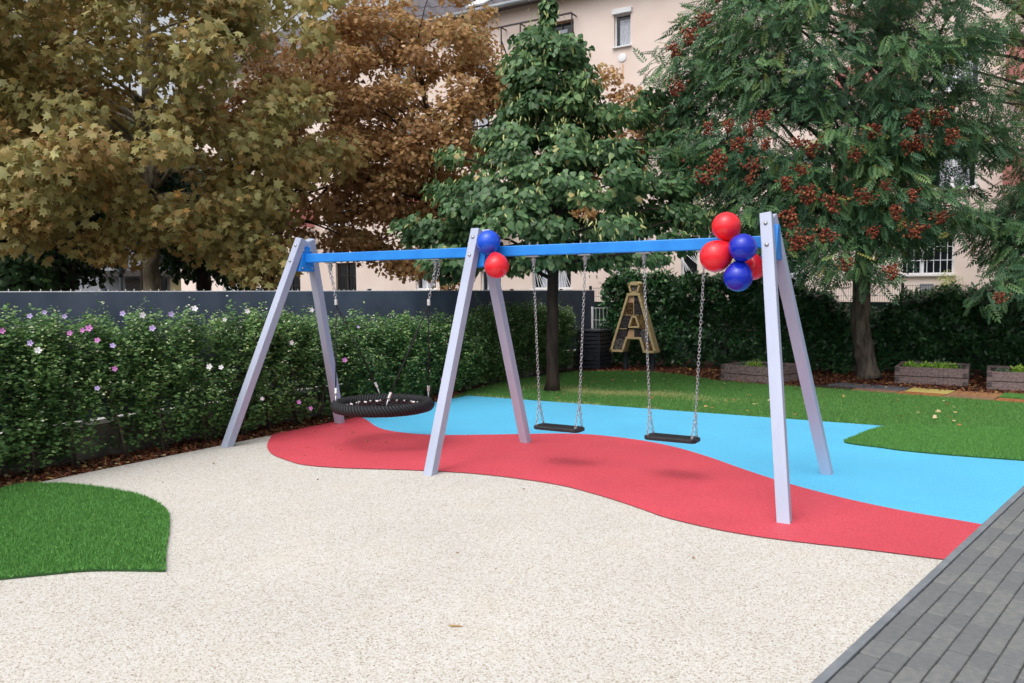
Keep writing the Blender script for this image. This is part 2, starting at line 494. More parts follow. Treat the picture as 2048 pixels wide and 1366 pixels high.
T_BLADE = (np.array([(-.5, 0, 0), (.5, 0, 0), (0, 1, 0)], float), np.array([(0, 1, 2)]))


def pinnate(pairs, ll, lw, round_=False):
    vs, fs = [], []
    def leaflet(x, y, ang, l, w):
        n = len(vs)
        c, s = math.cos(ang), math.sin(ang)
        pts = [(0, 0), (w / 2, l * .45), (0, l), (-w / 2, l * .45)]
        for a, b in pts:
            X, Y = a * c - b * s + x, a * s + b * c + y
            vs.append((X, Y, -.5 * Y * Y * .5 - abs(X) * .25))
        fs.extend([(n, n + 1, n + 2), (n, n + 2, n + 3)])
    for i in range(pairs):
        y = .18 + .72 * i / (pairs - 1)
        k = 1 - .35 * abs(i / (pairs - 1) - .4)
        for sg in (-1, 1):
            leaflet(0, y, sg * -1.0, ll * k, lw * k)
    leaflet(0, .92, 0, ll, lw)
    return np.array(vs, float), np.array(fs)


T_PINNATE = pinnate(6, .30, .12)
T_ROBINIA = pinnate(5, .24, .17)


def frames(d, n):
    d = unit(d)
    x = unit(np.cross(d, n))
    return np.stack([x, d, np.cross(x, d)], 1)      # rows: width, length, normal


def batch_mesh(name, parts, m, parent=None, kind=None, label=None, cat=None, group=None, org=None):
    """parts: list of (template, positions, frames, scales(n or n,3), tint(n))"""
    V, F, Tn = [], [], []
    off = 0
    for (tv, tf), P, R, S, t in parts:
        S = np.asarray(S, float)
        if S.ndim == 1: S = S[:, None].repeat(3, 1)
        loc = tv[None] * S[:, None, :]
        w = np.einsum('nkc,ncj->nkj', loc, R) + P[:, None, :]
        k = len(tv)
        n = len(P)
        V.append(w.reshape(-1, 3))
        F.append((tf[None] + (np.arange(n) * k)[:, None, None] + off).reshape(-1, 3))
        Tn.append(np.repeat(t, k))
        off += n * k
    V, F, Tn = np.concatenate(V), np.concatenate(F), np.concatenate(Tn)
    if org is None:
        org = ORG[parent.name] if parent is not None else Vector((0, 0, 0))
    V = V - np.array(org)
    me = bpy.data.meshes.new(name)
    me.vertices.add(len(V))
    me.vertices.foreach_set('co', V.astype(np.float32).ravel())
    me.loops.add(F.size)
    me.loops.foreach_set('vertex_index', F.astype(np.int32).ravel())
    me.polygons.add(len(F))
    me.polygons.foreach_set('loop_start', np.arange(0, F.size, 3, dtype=np.int32))
    me.update(calc_edges=True)
    a = me.attributes.new('tint', 'FLOAT', 'POINT')
    a.data.foreach_set('value', Tn.astype(np.float32))
    me.materials.append(m)
    o = bpy.data.objects.new(name, me)
    link(o, parent, org)
    return tag(o, label, cat, group, kind)


def ellip(center, radii, m, shell=.45, zmin=None):
    u = unit(rng.normal(size=(m * 3, 3)))
    rr = (shell ** 3 + (1 - shell ** 3) * rng.random(m * 3)) ** (1 / 3)
    p = np.array(center) + u * rr[:, None] * np.array(radii)
    if zmin is not None: p = p[p[:, 2] > zmin]
    return p[:m]


def clump_leaves(C, rad, per, cc, size, tmpl, droop=.5, out=.6, up=.6, jit=.6, bias=None, tsp=.55):
    """leaves spread through flattened clumps; clump-level tint keeps light and dark sprays apart"""
    C = np.asarray(C, float)
    rad = np.asarray(rad, float)
    if rad.ndim == 1: rad = np.tile(rad, (len(C), 1))
    k = rng.uniform(.75, 1.3, len(C))
    rad = rad * k[:, None]
    n = (per * k ** 2).astype(int)
    idx = np.repeat(np.arange(len(C)), n)
    u = unit(rng.normal(size=(len(idx), 3)))
    r = rng.random(len(idx)) ** .45
    P = C[idx] + u * r[:, None] * rad[idx]
    o = unit(unit(P - np.array(cc)) * .7 + u * .6)
    oh = o * np.array([1, 1, .2])
    d = oh * out + np.array([0, 0, -droop]) + rng.normal(size=P.shape) * jit * .6
    nn = o * .6 + np.array([0, 0, up]) + rng.normal(size=P.shape) * jit * .5
    tb = rng.random(len(C))[idx] if bias is None else bias[idx]
    t = np.clip(tb * (1 - tsp) + rng.random(len(idx)) * tsp, 0, 1)
    odd = rng.random(len(idx)) < .03
    t[odd] = rng.random(odd.sum()) * .12 + .88
    S = size * rng.uniform(.65, 1.25, len(idx))
    return (tmpl, P, frames(d, nn), S, t)


def limbs(mb, trunk, C, every=1, r0=.06, r1=.012, lift=.7, n=6, zlow=2.5):
    """a bent, tapering limb from the trunk to each clump"""
    tr = [(Vector(p), r) for p, r in trunk]
    for i, c in enumerate(C):
        if i % every: continue
        c = Vector(c)
        best = None
        jz, lk = random.uniform(0, .9), random.uniform(.5, 1.2)
        for a in range(len(tr) - 1):
            for q in range(5):
                p = tr[a][0].lerp(tr[a + 1][0], q / 5)
                hd = (Vector((c.x, c.y, 0)) - Vector((p.x, p.y, 0))).length
                want = c.z - lift * lk * hd
                e = abs(p.z - max(want, zlow + jz))
                if best is None or e < best[0]:
                    best = (e, p, tr[a][1] * (1 - q / 5) + tr[a + 1][1] * q / 5)
        p, rr = best[1], min(best[2] * .55, r0)
        mid = p.lerp(c, .5) + Vector((random.uniform(-.2, .2), random.uniform(-.2, .2), random.uniform(0, .25) * (c - p).length * .5))
        q1, q2 = p.lerp(mid, .5) + Vector((0, 0, .03)), mid.lerp(c, .5) + Vector((random.uniform(-.1, .1), random.uniform(-.1, .1), .05))
        mb.tube([p, q1, mid, q2, c], [rr, rr * .8, rr * .6, rr * .4, r1 * .6], n)


def make_tree(name, label, base, trunk, bark, parts_fn, leaf_m, C, every=2, r0=.06, lift=.7, extra=None, group=None, zlow=2.5):
    t = thing(name, label, 'tree', base, group)
    mb = MB()
    # the trunk flares at the root and wavers
    pts, rad = [], []
    for a in range(len(trunk) - 1):
        for q in range(6):
            k = q / 6
            p = Vector(trunk[a][0]).lerp(Vector(trunk[a + 1][0]), k)
            pts.append(p + Vector((random.uniform(-.012, .012), random.uniform(-.012, .012), 0)))
            r = trunk[a][1] * (1 - k) + trunk[a + 1][1] * k
            rad.append(r * random.uniform(.96, 1.05))
    pts.append(Vector(trunk[-1][0])); rad.append(trunk[-1][1])
    rad[0] *= 1.22; rad[1] *= 1.06
    mb.tube(pts, rad, 14)
    mb.build('trunk', bark, t, smooth=True)
    lb = MB()
    limbs(lb, trunk, C, every, r0, lift=lift, zlow=zlow)
    lb.build('limbs', bark, t, smooth=True, kind='stuff')
    batch_mesh('crown', parts_fn, leaf_m, t)
    if extra: extra(t)
    return t


def smooth_line(p, sub=5):
    out = []
    n = len(p)
    for i in range(n - 1):
        p0, p1, p2, p3 = (Vector(p[max(i - 1, 0)]), Vector(p[i]), Vector(p[i + 1]), Vector(p[min(i + 2, n - 1)]))
        for k in range(sub):
            t = k / sub
            out.append(tuple(.5 * ((2 * p1) + (p2 - p0) * t + (2 * p0 - 5 * p1 + 4 * p2 - p3) * t * t + (3 * p1 - p0 - 3 * p2 + p3) * t ** 3)))
    out.append(tuple(p[-1]))
    return out


def sheet(name, poly, z, m, thick=0.0, kind='structure'):
    mb = MB()
    if thick:
        mb.prism([(x, y, z - thick) for x, y in poly], (0, 0, thick))
    else:
        mb.add([(x, y, z) for x, y in poly], [tuple(range(len(poly)))])
    return mb.build(name, m, kind=kind)


def in_poly(P, poly):
    x, y = P[:, 0], P[:, 1]
    c = np.zeros(len(P), bool)
    n = len(poly)
    for i in range(n):
        x0, y0 = poly[i]
        x1, y1 = poly[(i + 1) % n]
        if y0 == y1: continue
        c ^= ((y0 > y) != (y1 > y)) & (x < (x1 - x0) * (y - y0) / (y1 - y0) + x0)
    return c


def scatter(poly, n):
    a = np.array(poly)
    lo, hi = a.min(0), a.max(0)
    P = lo + rng.random((n * 4, 2)) * (hi - lo)
    return P[in_poly(P, poly)][:n]


def blades(name, poly, n, z, h, w, m, tintfn=None, lean=.5):
    P = scatter(poly, n)
    n = len(P)
    P3 = np.c_[P, np.full(n, z)]
    d = np.c_[rng.normal(size=(n, 2)) * lean, np.ones(n)]
    nn = np.c_[rng.normal(size=(n, 2)), np.zeros(n)]
    S = np.c_[np.full(n, w) * rng.uniform(.7, 1.3, n), h * rng.uniform(.55, 1.25, n), np.ones(n)]
    t = rng.random(n) * .86
    if tintfn is not None: t = tintfn(P, t)
    return batch_mesh(name, [(T_BLADE, P3, frames(d, nn), S, t)], m, kind='stuff')


# ------------------------------------------------------------------ the ground
KD = Vector((0.1967, 0.9805))                 # direction of the kerb
KN = Vector((0.9805, -0.1967))
K0 = Vector((6.56, -3.29))                    # a point on the kerb's outer edge


def kp(t, n):
    p = K0 + KD * t + KN * n
    return (p.x, p.y)


sheet('ground', [(-400, -400), (400, -400), (400, 400), (-400, 400)], -0.06, M['ground'])
sheet('mulch_bed', [(-0.70, -9), (-0.13, -9), (-0.13, 3.6), (-.35, 4.4), (-.62, 5.8), (-.52, 6.9), (-.24, 8.4), (1.0, 9.0), (2.4, 7.9), (4.4, 7.9), (8.2, 7.6), (14, 6.8), (14, 13), (-0.7, 13)], -0.022, M['mulchbase'])
lawn_poly = [(-.13, 3.6), (-.38, 4.4), (-.66, 5.8), (-.56, 6.9), (-.28, 8.4), (1.0, 9.05), (1.9, 8.75), (2.85, 8.0), (3.9, 7.75), (4.58, 7.7), (7.7, 7.16), (14, 6.1), (14, 4.0), (7.9, 4.02), (-.07, 3.99)]
sheet('lawn', lawn_poly, -0.010, M['lawnbase'])
sheet('beige_rubber_surface', [(-.13, -9), kp(-6, 0), kp(7.3, 0), (-.09, 3.9), (-.12, .4)], 0.0, M['beige'])
red_low = smooth_line([(-0.12, -0.13), (0.34, -0.63), (0.74, -0.94), (1.12, -1.10), (1.46, -1.18), (1.88, -1.10), (2.39, -0.90), (2.87, -0.74), (3.17, -0.68), (3.48, -0.66), (3.80, -0.67), (4.07, -0.71), (4.35, -0.81), (4.63, -0.93), (4.90, -1.07), (5.14, -1.20), (5.40, -1.28), (5.66, -1.33), (5.93, -1.34), (6.19, -1.32), (6.43, -1.29), (6.67, -1.27), (6.972, -1.25)])
red_up = smooth_line([(-0.13, 1.43), (0.19, 1.22), (0.57, 0.93), (0.88, 0.77), (1.28, 0.72), (1.64, 0.80), (1.96, 0.98), (2.53, 1.36), (2.84, 1.57), (3.18, 1.68), (3.57, 1.67), (3.97, 1.58), (4.38, 1.38), (4.79, 1.08), (5.18, 0.74), (5.52, 0.46), (5.82, 0.25), (6.09, 0.09), (6.33, -0.03), (6.56, -0.12), (6.77, -0.18), (6.96, -0.22), (7.168, -0.27)])
sheet('blue_rubber_surface', red_up + [kp(7.42, 0), (-.08, 3.997)], 0.004, M['blue'])
sheet('red_rubber_surface', red_low + red_up[::-1], 0.008, M['red'])

# grass, turf, chips and leaves
def lawntint(P, t):
    # a dry, worn strip under the tree and along the rubber edge
    dry = np.exp(-((P[:, 1] - 5.5 - .15 * np.sin(P[:, 0] * 3)) / .33) ** 2) * (np.exp(-((P[:, 0] - 1.9) / 1.5) ** 2)) * .75
    dry = dry + np.exp(-((P[:, 1] - 4.03) / .10) ** 2) * (np.sin(P[:, 0] * 4.3) > -.2) * (P[:, 0] < 3.2) * .4
    k = rng.random(len(P)) < dry
    t = t.copy()
    t[k] = .9 + .1 * rng.random(k.sum())
    return t
vis_lawn = [p for p in lawn_poly if p[0] < 13]
vis_lawn = [(-.13, 3.6), (-.38, 4.4), (-.66, 5.8), (-.56, 6.9), (-.28, 8.4), (1.0, 9.05), (1.9, 8.75), (2.85, 8.0), (3.9, 7.75), (4.58, 7.7), (7.7, 7.16), (9.5, 6.85), (9.5, 4.05), (7.9, 4.05), (-.05, 4.02)]
blades('lawn_grass', vis_lawn, 260000, -0.012, .045, .007, M['grass'], lawntint)
tag(bpy.data.objects['lawn_grass'], 'short green lawn grass with a dry strip', 'grass')
turf_l = smooth_line([(2.2, -4.37), (2.35, -4.20), (2.51, -4.03), (2.75, -3.89), (2.93, -3.80)], 4)[:-1] + smooth_line([(2.93, -3.80), (2.57, -3.53), (2.23, -3.26), (1.95, -3.05), (1.76, -2.93), (1.49, -2.82), (1.15, -2.74), (0.79, -2.73), (0.45, -2.76), (0.18, -2.83), (-0.11, -2.97)], 4) + [(-.115, -6.5), (1.2, -6.3), (1.8, -5.2)]
turf_r = smooth_line([(7.9, 4.0), (6.16, 3.99)], 2) + smooth_line([(6.16, 3.99), (6.01, 3.58), (5.89, 2.95), (5.85, 2.55), (6.25, 2.42), (6.44, 2.36), (6.87, 2.34), (7.50, 2.39), (7.68, 2.45)], 4)[1:]
turf_r = [(8.02, 4.6), (7.57, 4.52), (6.80, 4.26)] + turf_r[2:]
for nm, poly, n, lab in (('turf_patch', turf_l, 190000, 'leaf-shaped artificial turf patch beside the hedge at front left'), ('turf_patch', turf_r, 90000, 'artificial turf tongue reaching into the blue surface at right')):
    o = MB().prism([(x, y, .004) for x, y in poly], (0, 0, .012)).build('turf_backing', M['turfbase'], kind='structure')
    b = blades('turf_grass', poly, n, .012, .03, .006, M['turf'], None, .45)
    tag(b, lab, 'turf')

def chips(name, poly, n, z, label):
    P = scatter(poly, n)
    n = len(P)
    d = np.c_[rng.normal(size=(n, 2)), rng.normal(size=n) * .35]
    nn = np.c_[rng.normal(size=(n, 2)) * .35, np.ones(n)]
    S = np.c_[rng.uniform(.012, .03, n), rng.uniform(.025, .065, n), np.ones(n) * .03]
    o = batch_mesh(name, [(T_QUAD, np.c_[P, z + rng.random(n) * .025], frames(d, nn), S, rng.random(n))], M['chips'], kind='stuff')
    return tag(o, label, 'mulch')
chips('bark_mulch', [(-0.68, -6), (-0.14, -6), (-0.14, 3.6), (-.35, 4.3), (-.62, 5.8), (-.6, 5.8), (-.68, 5)], 14000, -.018, 'brown bark mulch and litter along the foot of the flowering hedge')
chips('bark_mulch', [(-.28, 8.42), (1.0, 9.07), (1.9, 8.77), (2.85, 8.02), (3.9, 7.77), (4.58, 8.4), (7.7, 7.95), (10, 7.6), (10, 11.6), (-.28, 10.6)], 22000, -.018, 'reddish bark mulch around the raised beds and insect hotel')

def litter(name, poly, n, z, size, label, tmpl=T_MAPLE):
    P = scatter(poly, n)
    n = len(P)
    d = np.c_[rng.normal(size=(n, 2)), rng.normal(size=n) * .2]
    nn = np.c_[rng.normal(size=(n, 2)) * .3, np.ones(n)]
    o = batch_mesh(name, [(tmpl, np.c_[P, z + rng.random(n) * .012], frames(d, nn), size * rng.uniform(.5, 1.3, n), rng.random(n))], M['deadleaf'], kind='stuff')
    return tag(o, label, 'leaves')
litter('fallen_leaves', vis_lawn, 150, .03, .055, 'dry fallen leaves scattered on the lawn')
litter('fallen_leaves', [(-.65, -5), (-.14, -5), (-.14, 3.6), (-.6, 5)], 500, .005, .05, 'pale dry leaves lying in the mulch under the flowering hedge')
litter('fallen_leaves', [(1, 9.1), (4.4, 8.2), (8, 8), (8, 11), (0, 10)], 260, .012, .07, 'dry leaves lying among the raised beds')
litter('leaf_flecks', [(-.1, -.1), (-.1, 1.4), (.5, .95), (1.5, .6), (1.5, -.9), (.6, -.6)], 22, .011, .03, 'tiny pale leaf flecks on the red surface by the hedge')
litter('leaf_flecks', [(0, -2.6), (6, -3), (6.8, -1.4), (4, -.9), (2, -1.2), (0, -.4)], 16, .004, .022, 'tiny pale flecks on the beige surface')
_l = batch_mesh('fallen_leaf', [(T_OVAL, np.array([(4.86, -3.60, .008)]), frames(np.array([(.9, .45, .02)]), np.array([(0, 0, 1.)])), np.array([(.05, .09, .04)]), np.array([.75]))], M['deadleaf'], label='single tan leaf lying on the beige rubber in front', cat='leaf')

# block paving and kerb stones
sheet('paving_bed', [kp(-7, .05), kp(-7, 6), kp(7.4, 6), kp(7.4, .05)], -0.004, M['jointsand'])
kerb = MB()
pav_set = thing('block_pavement', 'grey block pavement with flush kerb along the right edge', 'pavement', (*kp(0, .5), 0))
pav_set['kind'] = 'structure'
KR = Matrix.Rotation(math.atan2(KD.y, KD.x) - math.pi / 2, 3, 'Z')
km = None
for i in range(-4, 8):
    c = kp(.002 + i * 1.01, .022)
    if km is None:
        km = MB().box((*c, -.04), (.044, 1.003, .1), KR).build('kerb_stone', M['kerb'], pav_set, org=(*c, 0), bevel=.004)
    else:
        copy_mesh(km, pav_set, (*c, random.uniform(-.001, .001)))
def paver_mesh(c, n='paver'):
    return MB().box((*c, -.025), (.0945, .1945, .06), KR)
pm = None
rest = MB()
count = 0
for row in range(0, 42):
    for j in range(-30, 36):
        t = j * .203 + .113 + (row % 2) * .1015
        n_ = .0475 + .05 + row * .0995
        c = kp(t, n_)
        # block seen by the camera?
        d = Vector((c[0], c[1], 0)) - CAM
        zz = d.dot(_f)
        vis = zz > .5 and abs(d.dot(_r) / zz) < .66 and abs(d.dot(_u) / zz) < .47
        dz = random.uniform(-.0025, .002)
        if vis and count < 299:
            count += 1
            tilt = (random.uniform(-.006, .006), random.uniform(-.008, .008), random.uniform(-.008, .008))
            if pm is None:
                pm = paver_mesh(c).build('paver', M['paver'], pav_set, org=(*c, 0), bevel=.007)
            else:
                copy_mesh(pm, pav_set, (*c, dz), tilt)
        else:
            rest.box((*c, -.025 + dz), (.095, .195, .06), KR)
rest.build('paver_rest', M['paver'], pav_set, kind='stuff')

# ------------------------------------------------------------------ swing frame
FX = (0.0, 2.765, 5.94)                # feet of the three A-frames
TX = (0.356, 2.765, 5.584)             # their tops: the outer frames lean inward
FY, HT = .905, 2.30
sw = thing('swing_frame', 'grey and blue double-bay swing frame with three A-shaped leg pairs', 'swing frame', (2.97, 0, 0))
for k, (fx, tx) in enumerate(zip(FX, TX)):
    for sy in (-1, 1):
        foot, top = Vector((fx, sy * FY, -.03)), Vector((tx, sy * .062, HT))
        lg = MB().bar(foot, top, .095, .095, (1, 0, 0)).build('leg', M['leg'], sw, org=foot, bevel=.006)
        d = (top - foot).normalized()
        nrm = Vector((0, sy, 0)) - d * d.dot(Vector((0, sy, 0)))
        nrm.normalize()
        for q in (.10, .29):
            p = top - d * q + nrm * .045
            MB().lathe(p, [(.018, 0), (.017, .008), (.011, .016), (.002, .018)], 12, nrm).build('bolt', M['steel'], lg, org=p, smooth=True)
    # blue steel bracket between the legs
    half = .055 if k != 1 else .10
    cx0 = FX[k] + (TX[k] - FX[k]) * .90
    y0, y1 = .052, .122
    poly = [(-y1, 1.93), (y1, 1.93), (y0 - .02, 2.22), (-y0 + .02, 2.22)]
    br = MB().prism([(cx0 - half, y, z) for y, z in poly], (2 * half, 0, 0)).build('bracket', M['bluepaint'], sw, org=(cx0, 0, 2.05), bevel=.008)
    # folded end plates with bolts
    ends = (1,) if k == 0 else (-1,) if k == 2 else (-1, 1)
    for e in ends:
        xx = cx0 + e * (half + .004)
        pl = MB().prism([(xx - .004, y, z) for y, z in [(-.118, 1.935), (.118, 1.935), (.06, 2.21), (-.06, 2.21)]], (.008, 0, 0)).build('end_plate', M['bluepaint'], sw, org=(xx, 0, 2.05), bevel=.003)
        for (by, bz) in ((-.075, 1.965), (.075, 1.965), (-.052, 2.17), (.052, 2.17)):
            p = Vector((xx + e * .004, by, bz))
            MB().lathe(p, [(.013, 0), (.012, .006), (.007, .011), (.001, .012)], 10, (e, 0, 0)).build('bolt', M['steel'], pl, org=p, smooth=True)
BZ = 2.08
for a, b in ((FX[0] + .32 + .062, FX[1] - .108), (FX[1] + .108, FX[2] - .32 - .062)):
    bm_ = MB().box(((a + b) / 2, 0, BZ), (b - a, .08, .10)).build('beam', M['bluepaint'], sw, org=((a + b) / 2, 0, BZ), bevel=.008)
hang_x = (.74, 2.20, 3.37, 3.92, 4.50, 5.05)
for hx in hang_x:
    for dx in (-.045, .045):
        MB().lathe((hx + dx, 0, BZ + .05), [(.010, 0), (.010, .012), (.006, .014), (.006, .028), (.001, .030)], 10).build('top_bolt', M['steel'], sw, org=(hx + dx, 0, BZ + .05))


def chain(mb, p0, p1, pitch=.030, wire=.0032, lw=.0105):
    p0, p1 = Vector(p0), Vector(p1)
    L = (p1 - p0).length
    n = max(2, round(L / pitch))
    d = (p1 - p0).normalized()
    a = Vector((0, 1, 0)) if abs(d.y) < .8 else Vector((1, 0, 0))
    a = (a - d * a.dot(d)).normalized()
    b = d.cross(a)
    # the chain twists a little on its way down
    tw = random.uniform(-.2, .9)
    hl = pitch / 2 + wire * 1.6
    for i in range(n):
        c = p0.lerp(p1, (i + .5) / n)
        ang = (math.pi / 2) * (i % 2) + tw + .25 * math.sin(i * .21)
        s = a * math.cos(ang) + b * math.sin(ang)
        nn = d.cross(s)
        loop = []
        for k in range(10):
            t = 2 * math.pi * k / 10
            ct, st = math.cos(t), math.sin(t)
            loop.append((c + s * (lw * math.copysign(abs(ct) ** .7, ct)) + d * (hl * math.copysign(abs(st) ** .7, st)), (s * ct + d * st).normalized()))
        base = len(mb.v)
        for p, o in loop:
            for k in range(4):
                t = 2 * math.pi * k / 4
                mb.v.append(tuple(p + (o * math.cos(t) + nn * math.sin(t)) * wire))
        for i2 in range(10):
            for k in range(4):
                mb.f.append((base + i2 * 4 + k, base + i2 * 4 + (k + 1) % 4, base + ((i2 + 1) % 10) * 4 + (k + 1) % 4, base + ((i2 + 1) % 10) * 4 + k))


def hanger(parent, hx):
    z = BZ - .0505
    h = MB().box((hx, 0, z - .008), (.13, .06, .014)).build('hanger_plate', M['steel'], parent, org=(hx, 0, z), bevel=.002)
    MB().lathe((hx, 0, z - .100), [(.008, 0), (.014, .004), (.016, .03), (.020, .034), (.020, .05), (.027, .054), (.028, .066), (.020, .07), (.021, .0855)], 14).build('bearing', M['steel'], h, org=(hx, 0, z - .1), smooth=False)
    return z - .098


def flat_swing(x0, x1, s0, s1, label):
    cx = (s0 + s1) / 2
    t = thing('flat_swing', label, 'swing', (cx, 0, .37), 'flat rubber seat swings')
    L = s1 - s0 + .07
    top = .395
    # seat with rounded, slightly raised rim
    prof = [(-.5 * L, -.065), (-.5 * L + .03, -.095), (.5 * L - .03, -.095), (.5 * L, -.065), (.5 * L, .065), (.5 * L - .03, .095), (-.5 * L + .03, .095), (-.5 * L, .065)]
    seat = MB().prism([(cx + a, b, top - .042) for a, b in prof], (0, 0, .036)).build('seat', M['rubber'], t, org=(cx, 0, top), bevel=.008)
    MB().prism([(cx + a * .93, b * .86, top - .0065) for a, b in prof], (0, 0, .004)).build('tread', M['rubber'], seat, org=(cx, 0, top))
    for i in range(9):
        yy = -.06 + i * .015
        MB().box((cx, yy, top - .0015), (L * .74, .006, .003)).build('grip_rib', M['rubber'], seat, org=(cx, yy, top))
    for hx, sx in ((x0, s0), (x1, s1)):
        zt = hanger(t, hx)
        knot = Vector((sx + (hx - sx) * .16, 0, top + .25))
        mb = MB()
        chain(mb, (hx, 0, zt), knot)
        mb.build('chain', M['chain'], t, org=(hx, 0, zt), smooth=True)
        for sy in (-1, 1):
            mb = MB()
            end = Vector((sx, sy * .068, top + .002))
            chain(mb, knot - Vector((0, 0, .006)), end)
            mb.build('chain_fork', M['chain'], t, org=knot, smooth=True)
            MB().lathe(end, [(.012, -.004), (.012, .006), (.006, .010)], 10).build('eye_bolt', M['steel'], t, org=end)


flat_swing(3.37, 3.92, 3.435, 3.85, 'black flat swing seat on chains, beside the middle legs')
flat_swing(4.50, 5.05, 4.57, 4.975, 'black flat swing seat on chains, nearer the large balloon bunch')

# nest swing
NX, NZ, NR, NT = 1.47, .45, .505, .062
ns = thing('nest_swing', 'round black nest swing with rope net hanging in the left bay', 'swing', (NX, 0, NZ))
mb = MB()
ring_pts = []
for k in range(72):
    a = 2 * math.pi * k / 72
    for j in range(12):
        b = 2 * math.pi * j / 12
        rr = NR + math.cos(b) * NT
        mb.v.append((NX + rr * math.cos(a), rr * math.sin(a), NZ + math.sin(b) * NT))
for k in range(72):
    for j in range(12):
        k2, j2 = (k + 1) % 72, (j + 1) % 12
        mb.f.append((k * 12 + j, k2 * 12 + j, k2 * 12 + j2, k * 12 + j2))
def braidmat():
    m, nt, b = mat('braided_black_rope', .6, .35)
    tc = nt.nodes.new('ShaderNodeTexCoord')
    sep = nt.nodes.new('ShaderNodeSeparateXYZ')
    nt.links.new(tc.outputs['Object'], sep.inputs[0])
    at = nt.nodes.new('ShaderNodeMath'); at.operation = 'ARCTAN2'
    nt.links.new(sep.outputs[1], at.inputs[0]); nt.links.new(sep.outputs[0], at.inputs[1])
    m1 = nt.nodes.new('ShaderNodeMath'); m1.operation = 'MULTIPLY'; m1.inputs[1].default_value = 90
    nt.links.new(at.outputs[0], m1.inputs[0])
    m2 = nt.nodes.new('ShaderNodeMath'); m2.operation = 'MULTIPLY_ADD'; m2.inputs[1].default_value = 90
    nt.links.new(sep.outputs[2], m2.inputs[0]); nt.links.new(m1.outputs[0], m2.inputs[2])
    sn = nt.nodes.new('ShaderNodeMath'); sn.operation = 'SINE'
    nt.links.new(m2.outputs[0], sn.inputs[0])
    bp = nt.nodes.new('ShaderNodeBump'); bp.inputs['Strength'].default_value = .8; bp.inputs['Distance'].default_value = .006
    nt.links.new(sn.outputs[0], bp.inputs['Height'])
    nt.links.new(bp.outputs[0], b.inputs['Normal'])
    rp = ramp(nt, [(0.2, srgb(14, 15, 17)), (0.9, srgb(42, 44, 48))])
    mr = nt.nodes.new('ShaderNodeMapRange'); mr.inputs['From Min'].default_value = -1
    nt.links.new(sn.outputs[0], mr.inputs['Value']); nt.links.new(mr.outputs[0], rp.inputs[0])
    nt.links.new(rp.outputs[0], b.inputs['Base Color'])
    return m
mb.build('ring', braidmat(), ns, org=(NX, 0, NZ), smooth=True)
Ri = NR - NT + .008
NA = RAD(18)
for fam in (0, 1):
    ca, sa = math.cos(NA + fam * math.pi / 2), math.sin(NA + fam * math.pi / 2)
    for i in range(-4, 5):
        o_ = i * .094
        hl = math.sqrt(max(Ri ** 2 - o_ ** 2, .01))
        pts = []
        for q in range(9):
            s = -hl + 2 * hl * q / 8
            x, y = ca * s - sa * o_, sa * s + ca * o_
            sag = .045 * (1 - (x * x + y * y) / Ri ** 2)
            pts.append((NX + x, y, NZ - .01 - sag + fam * .006))
        MB().tube(pts, .0065, 6).build('net_rope', M['rope'], ns, org=(NX, 0, NZ), smooth=True)
        for e in (0, -1):
            p = Vector(pts[e]); q = Vector(pts[1 if e == 0 else -2])
            dd = (q - p).normalized()
            MB().tube([p + dd * .012, p + dd * .045], .0105, 8).build('net_ferrule', M['alu'], ns, org=p)
for hx, fx in ((.74, .81), (2.20, 2.11)):
    zt = hanger(ns, hx)
    knot = Vector((fx, 0, 1.60))
    mb = MB()
    chain(mb, (hx, 0, zt), knot, .034, .004, .013)
    mb.build('chain', M['chain'], ns, org=(hx, 0, zt), smooth=True)
    # slack safety chain beside the main one
    mb = MB()
    sgn = -1 if hx < NX else 1
    q0, q1, q2 = Vector((hx + sgn * .05, .012, BZ - .06)), Vector((hx + sgn * .02, .02, BZ - .22)), Vector((hx - sgn * -.005 + (fx - hx) * .5, .012, BZ - .30))
    chain(mb, q0, q1, .034, .0035, .012)
    chain(mb, q1, q2, .034, .0035, .012)
    mb.build('safety_chain', M['chain'], ns, org=q0, smooth=True)
    MB().tube([knot + Vector((0, 0, .01)), knot - Vector((0, 0, .055))], [.017, .017], 10).build('ferrule', M['alu'], ns, org=knot)
    for sy in (-1, 1):
        a = math.atan2(sy * .37, (-1 if hx < NX else 1) * .36)
        e = Vector((NX + NR * math.cos(a), NR * math.sin(a), NZ + NT + .03))
        s = knot - Vector((0, 0, .05))
        d = (e - s).normalized()
        MB().tube([s, e - d * .05], .0075, 8).build('hanging_rope', M['rope'], ns, org=s, smooth=True)
        MB().tube([e - d * .115, e - d * .05], .0145, 10).build('rope_ferrule', M['alu'], ns, org=e)
        MB().tube([e - d * .05, e + Vector((0, 0, -.02)), e + Vector((0, 0, -.045))], [.008, .009, .012], 8).build('ring_clip', M['steel'], ns, org=e, smooth=True)

# ------------------------------------------------------------------ balloons
def balloon(loc, r, m, label, tip):
    loc = Vector(loc)
    ax = Vector(tip).normalized()          # towards the knot
    o = thing('balloon', label, 'balloon', loc, 'party balloons')
    prof = []
    for i in range(25):
        t = math.pi * i / 24
        z = -math.cos(t)
        rr = math.sin(t)
        k = 1 + .20 * max(z, 0) ** 2
        prof.append((rr * r * (1 - .10 * max(z, 0) ** 1.5), z * r * k))
    MB().lathe(loc, prof, 32, ax).build('skin', m, o, org=loc, smooth=True)
    MB().lathe(loc + ax * r * 1.185, [(.006, 0), (.008, .008), (.005, .013), (.013, .024), (.012, .026)], 12, ax).build('knot', m, o, org=loc + ax * r * 1.185, smooth=True)


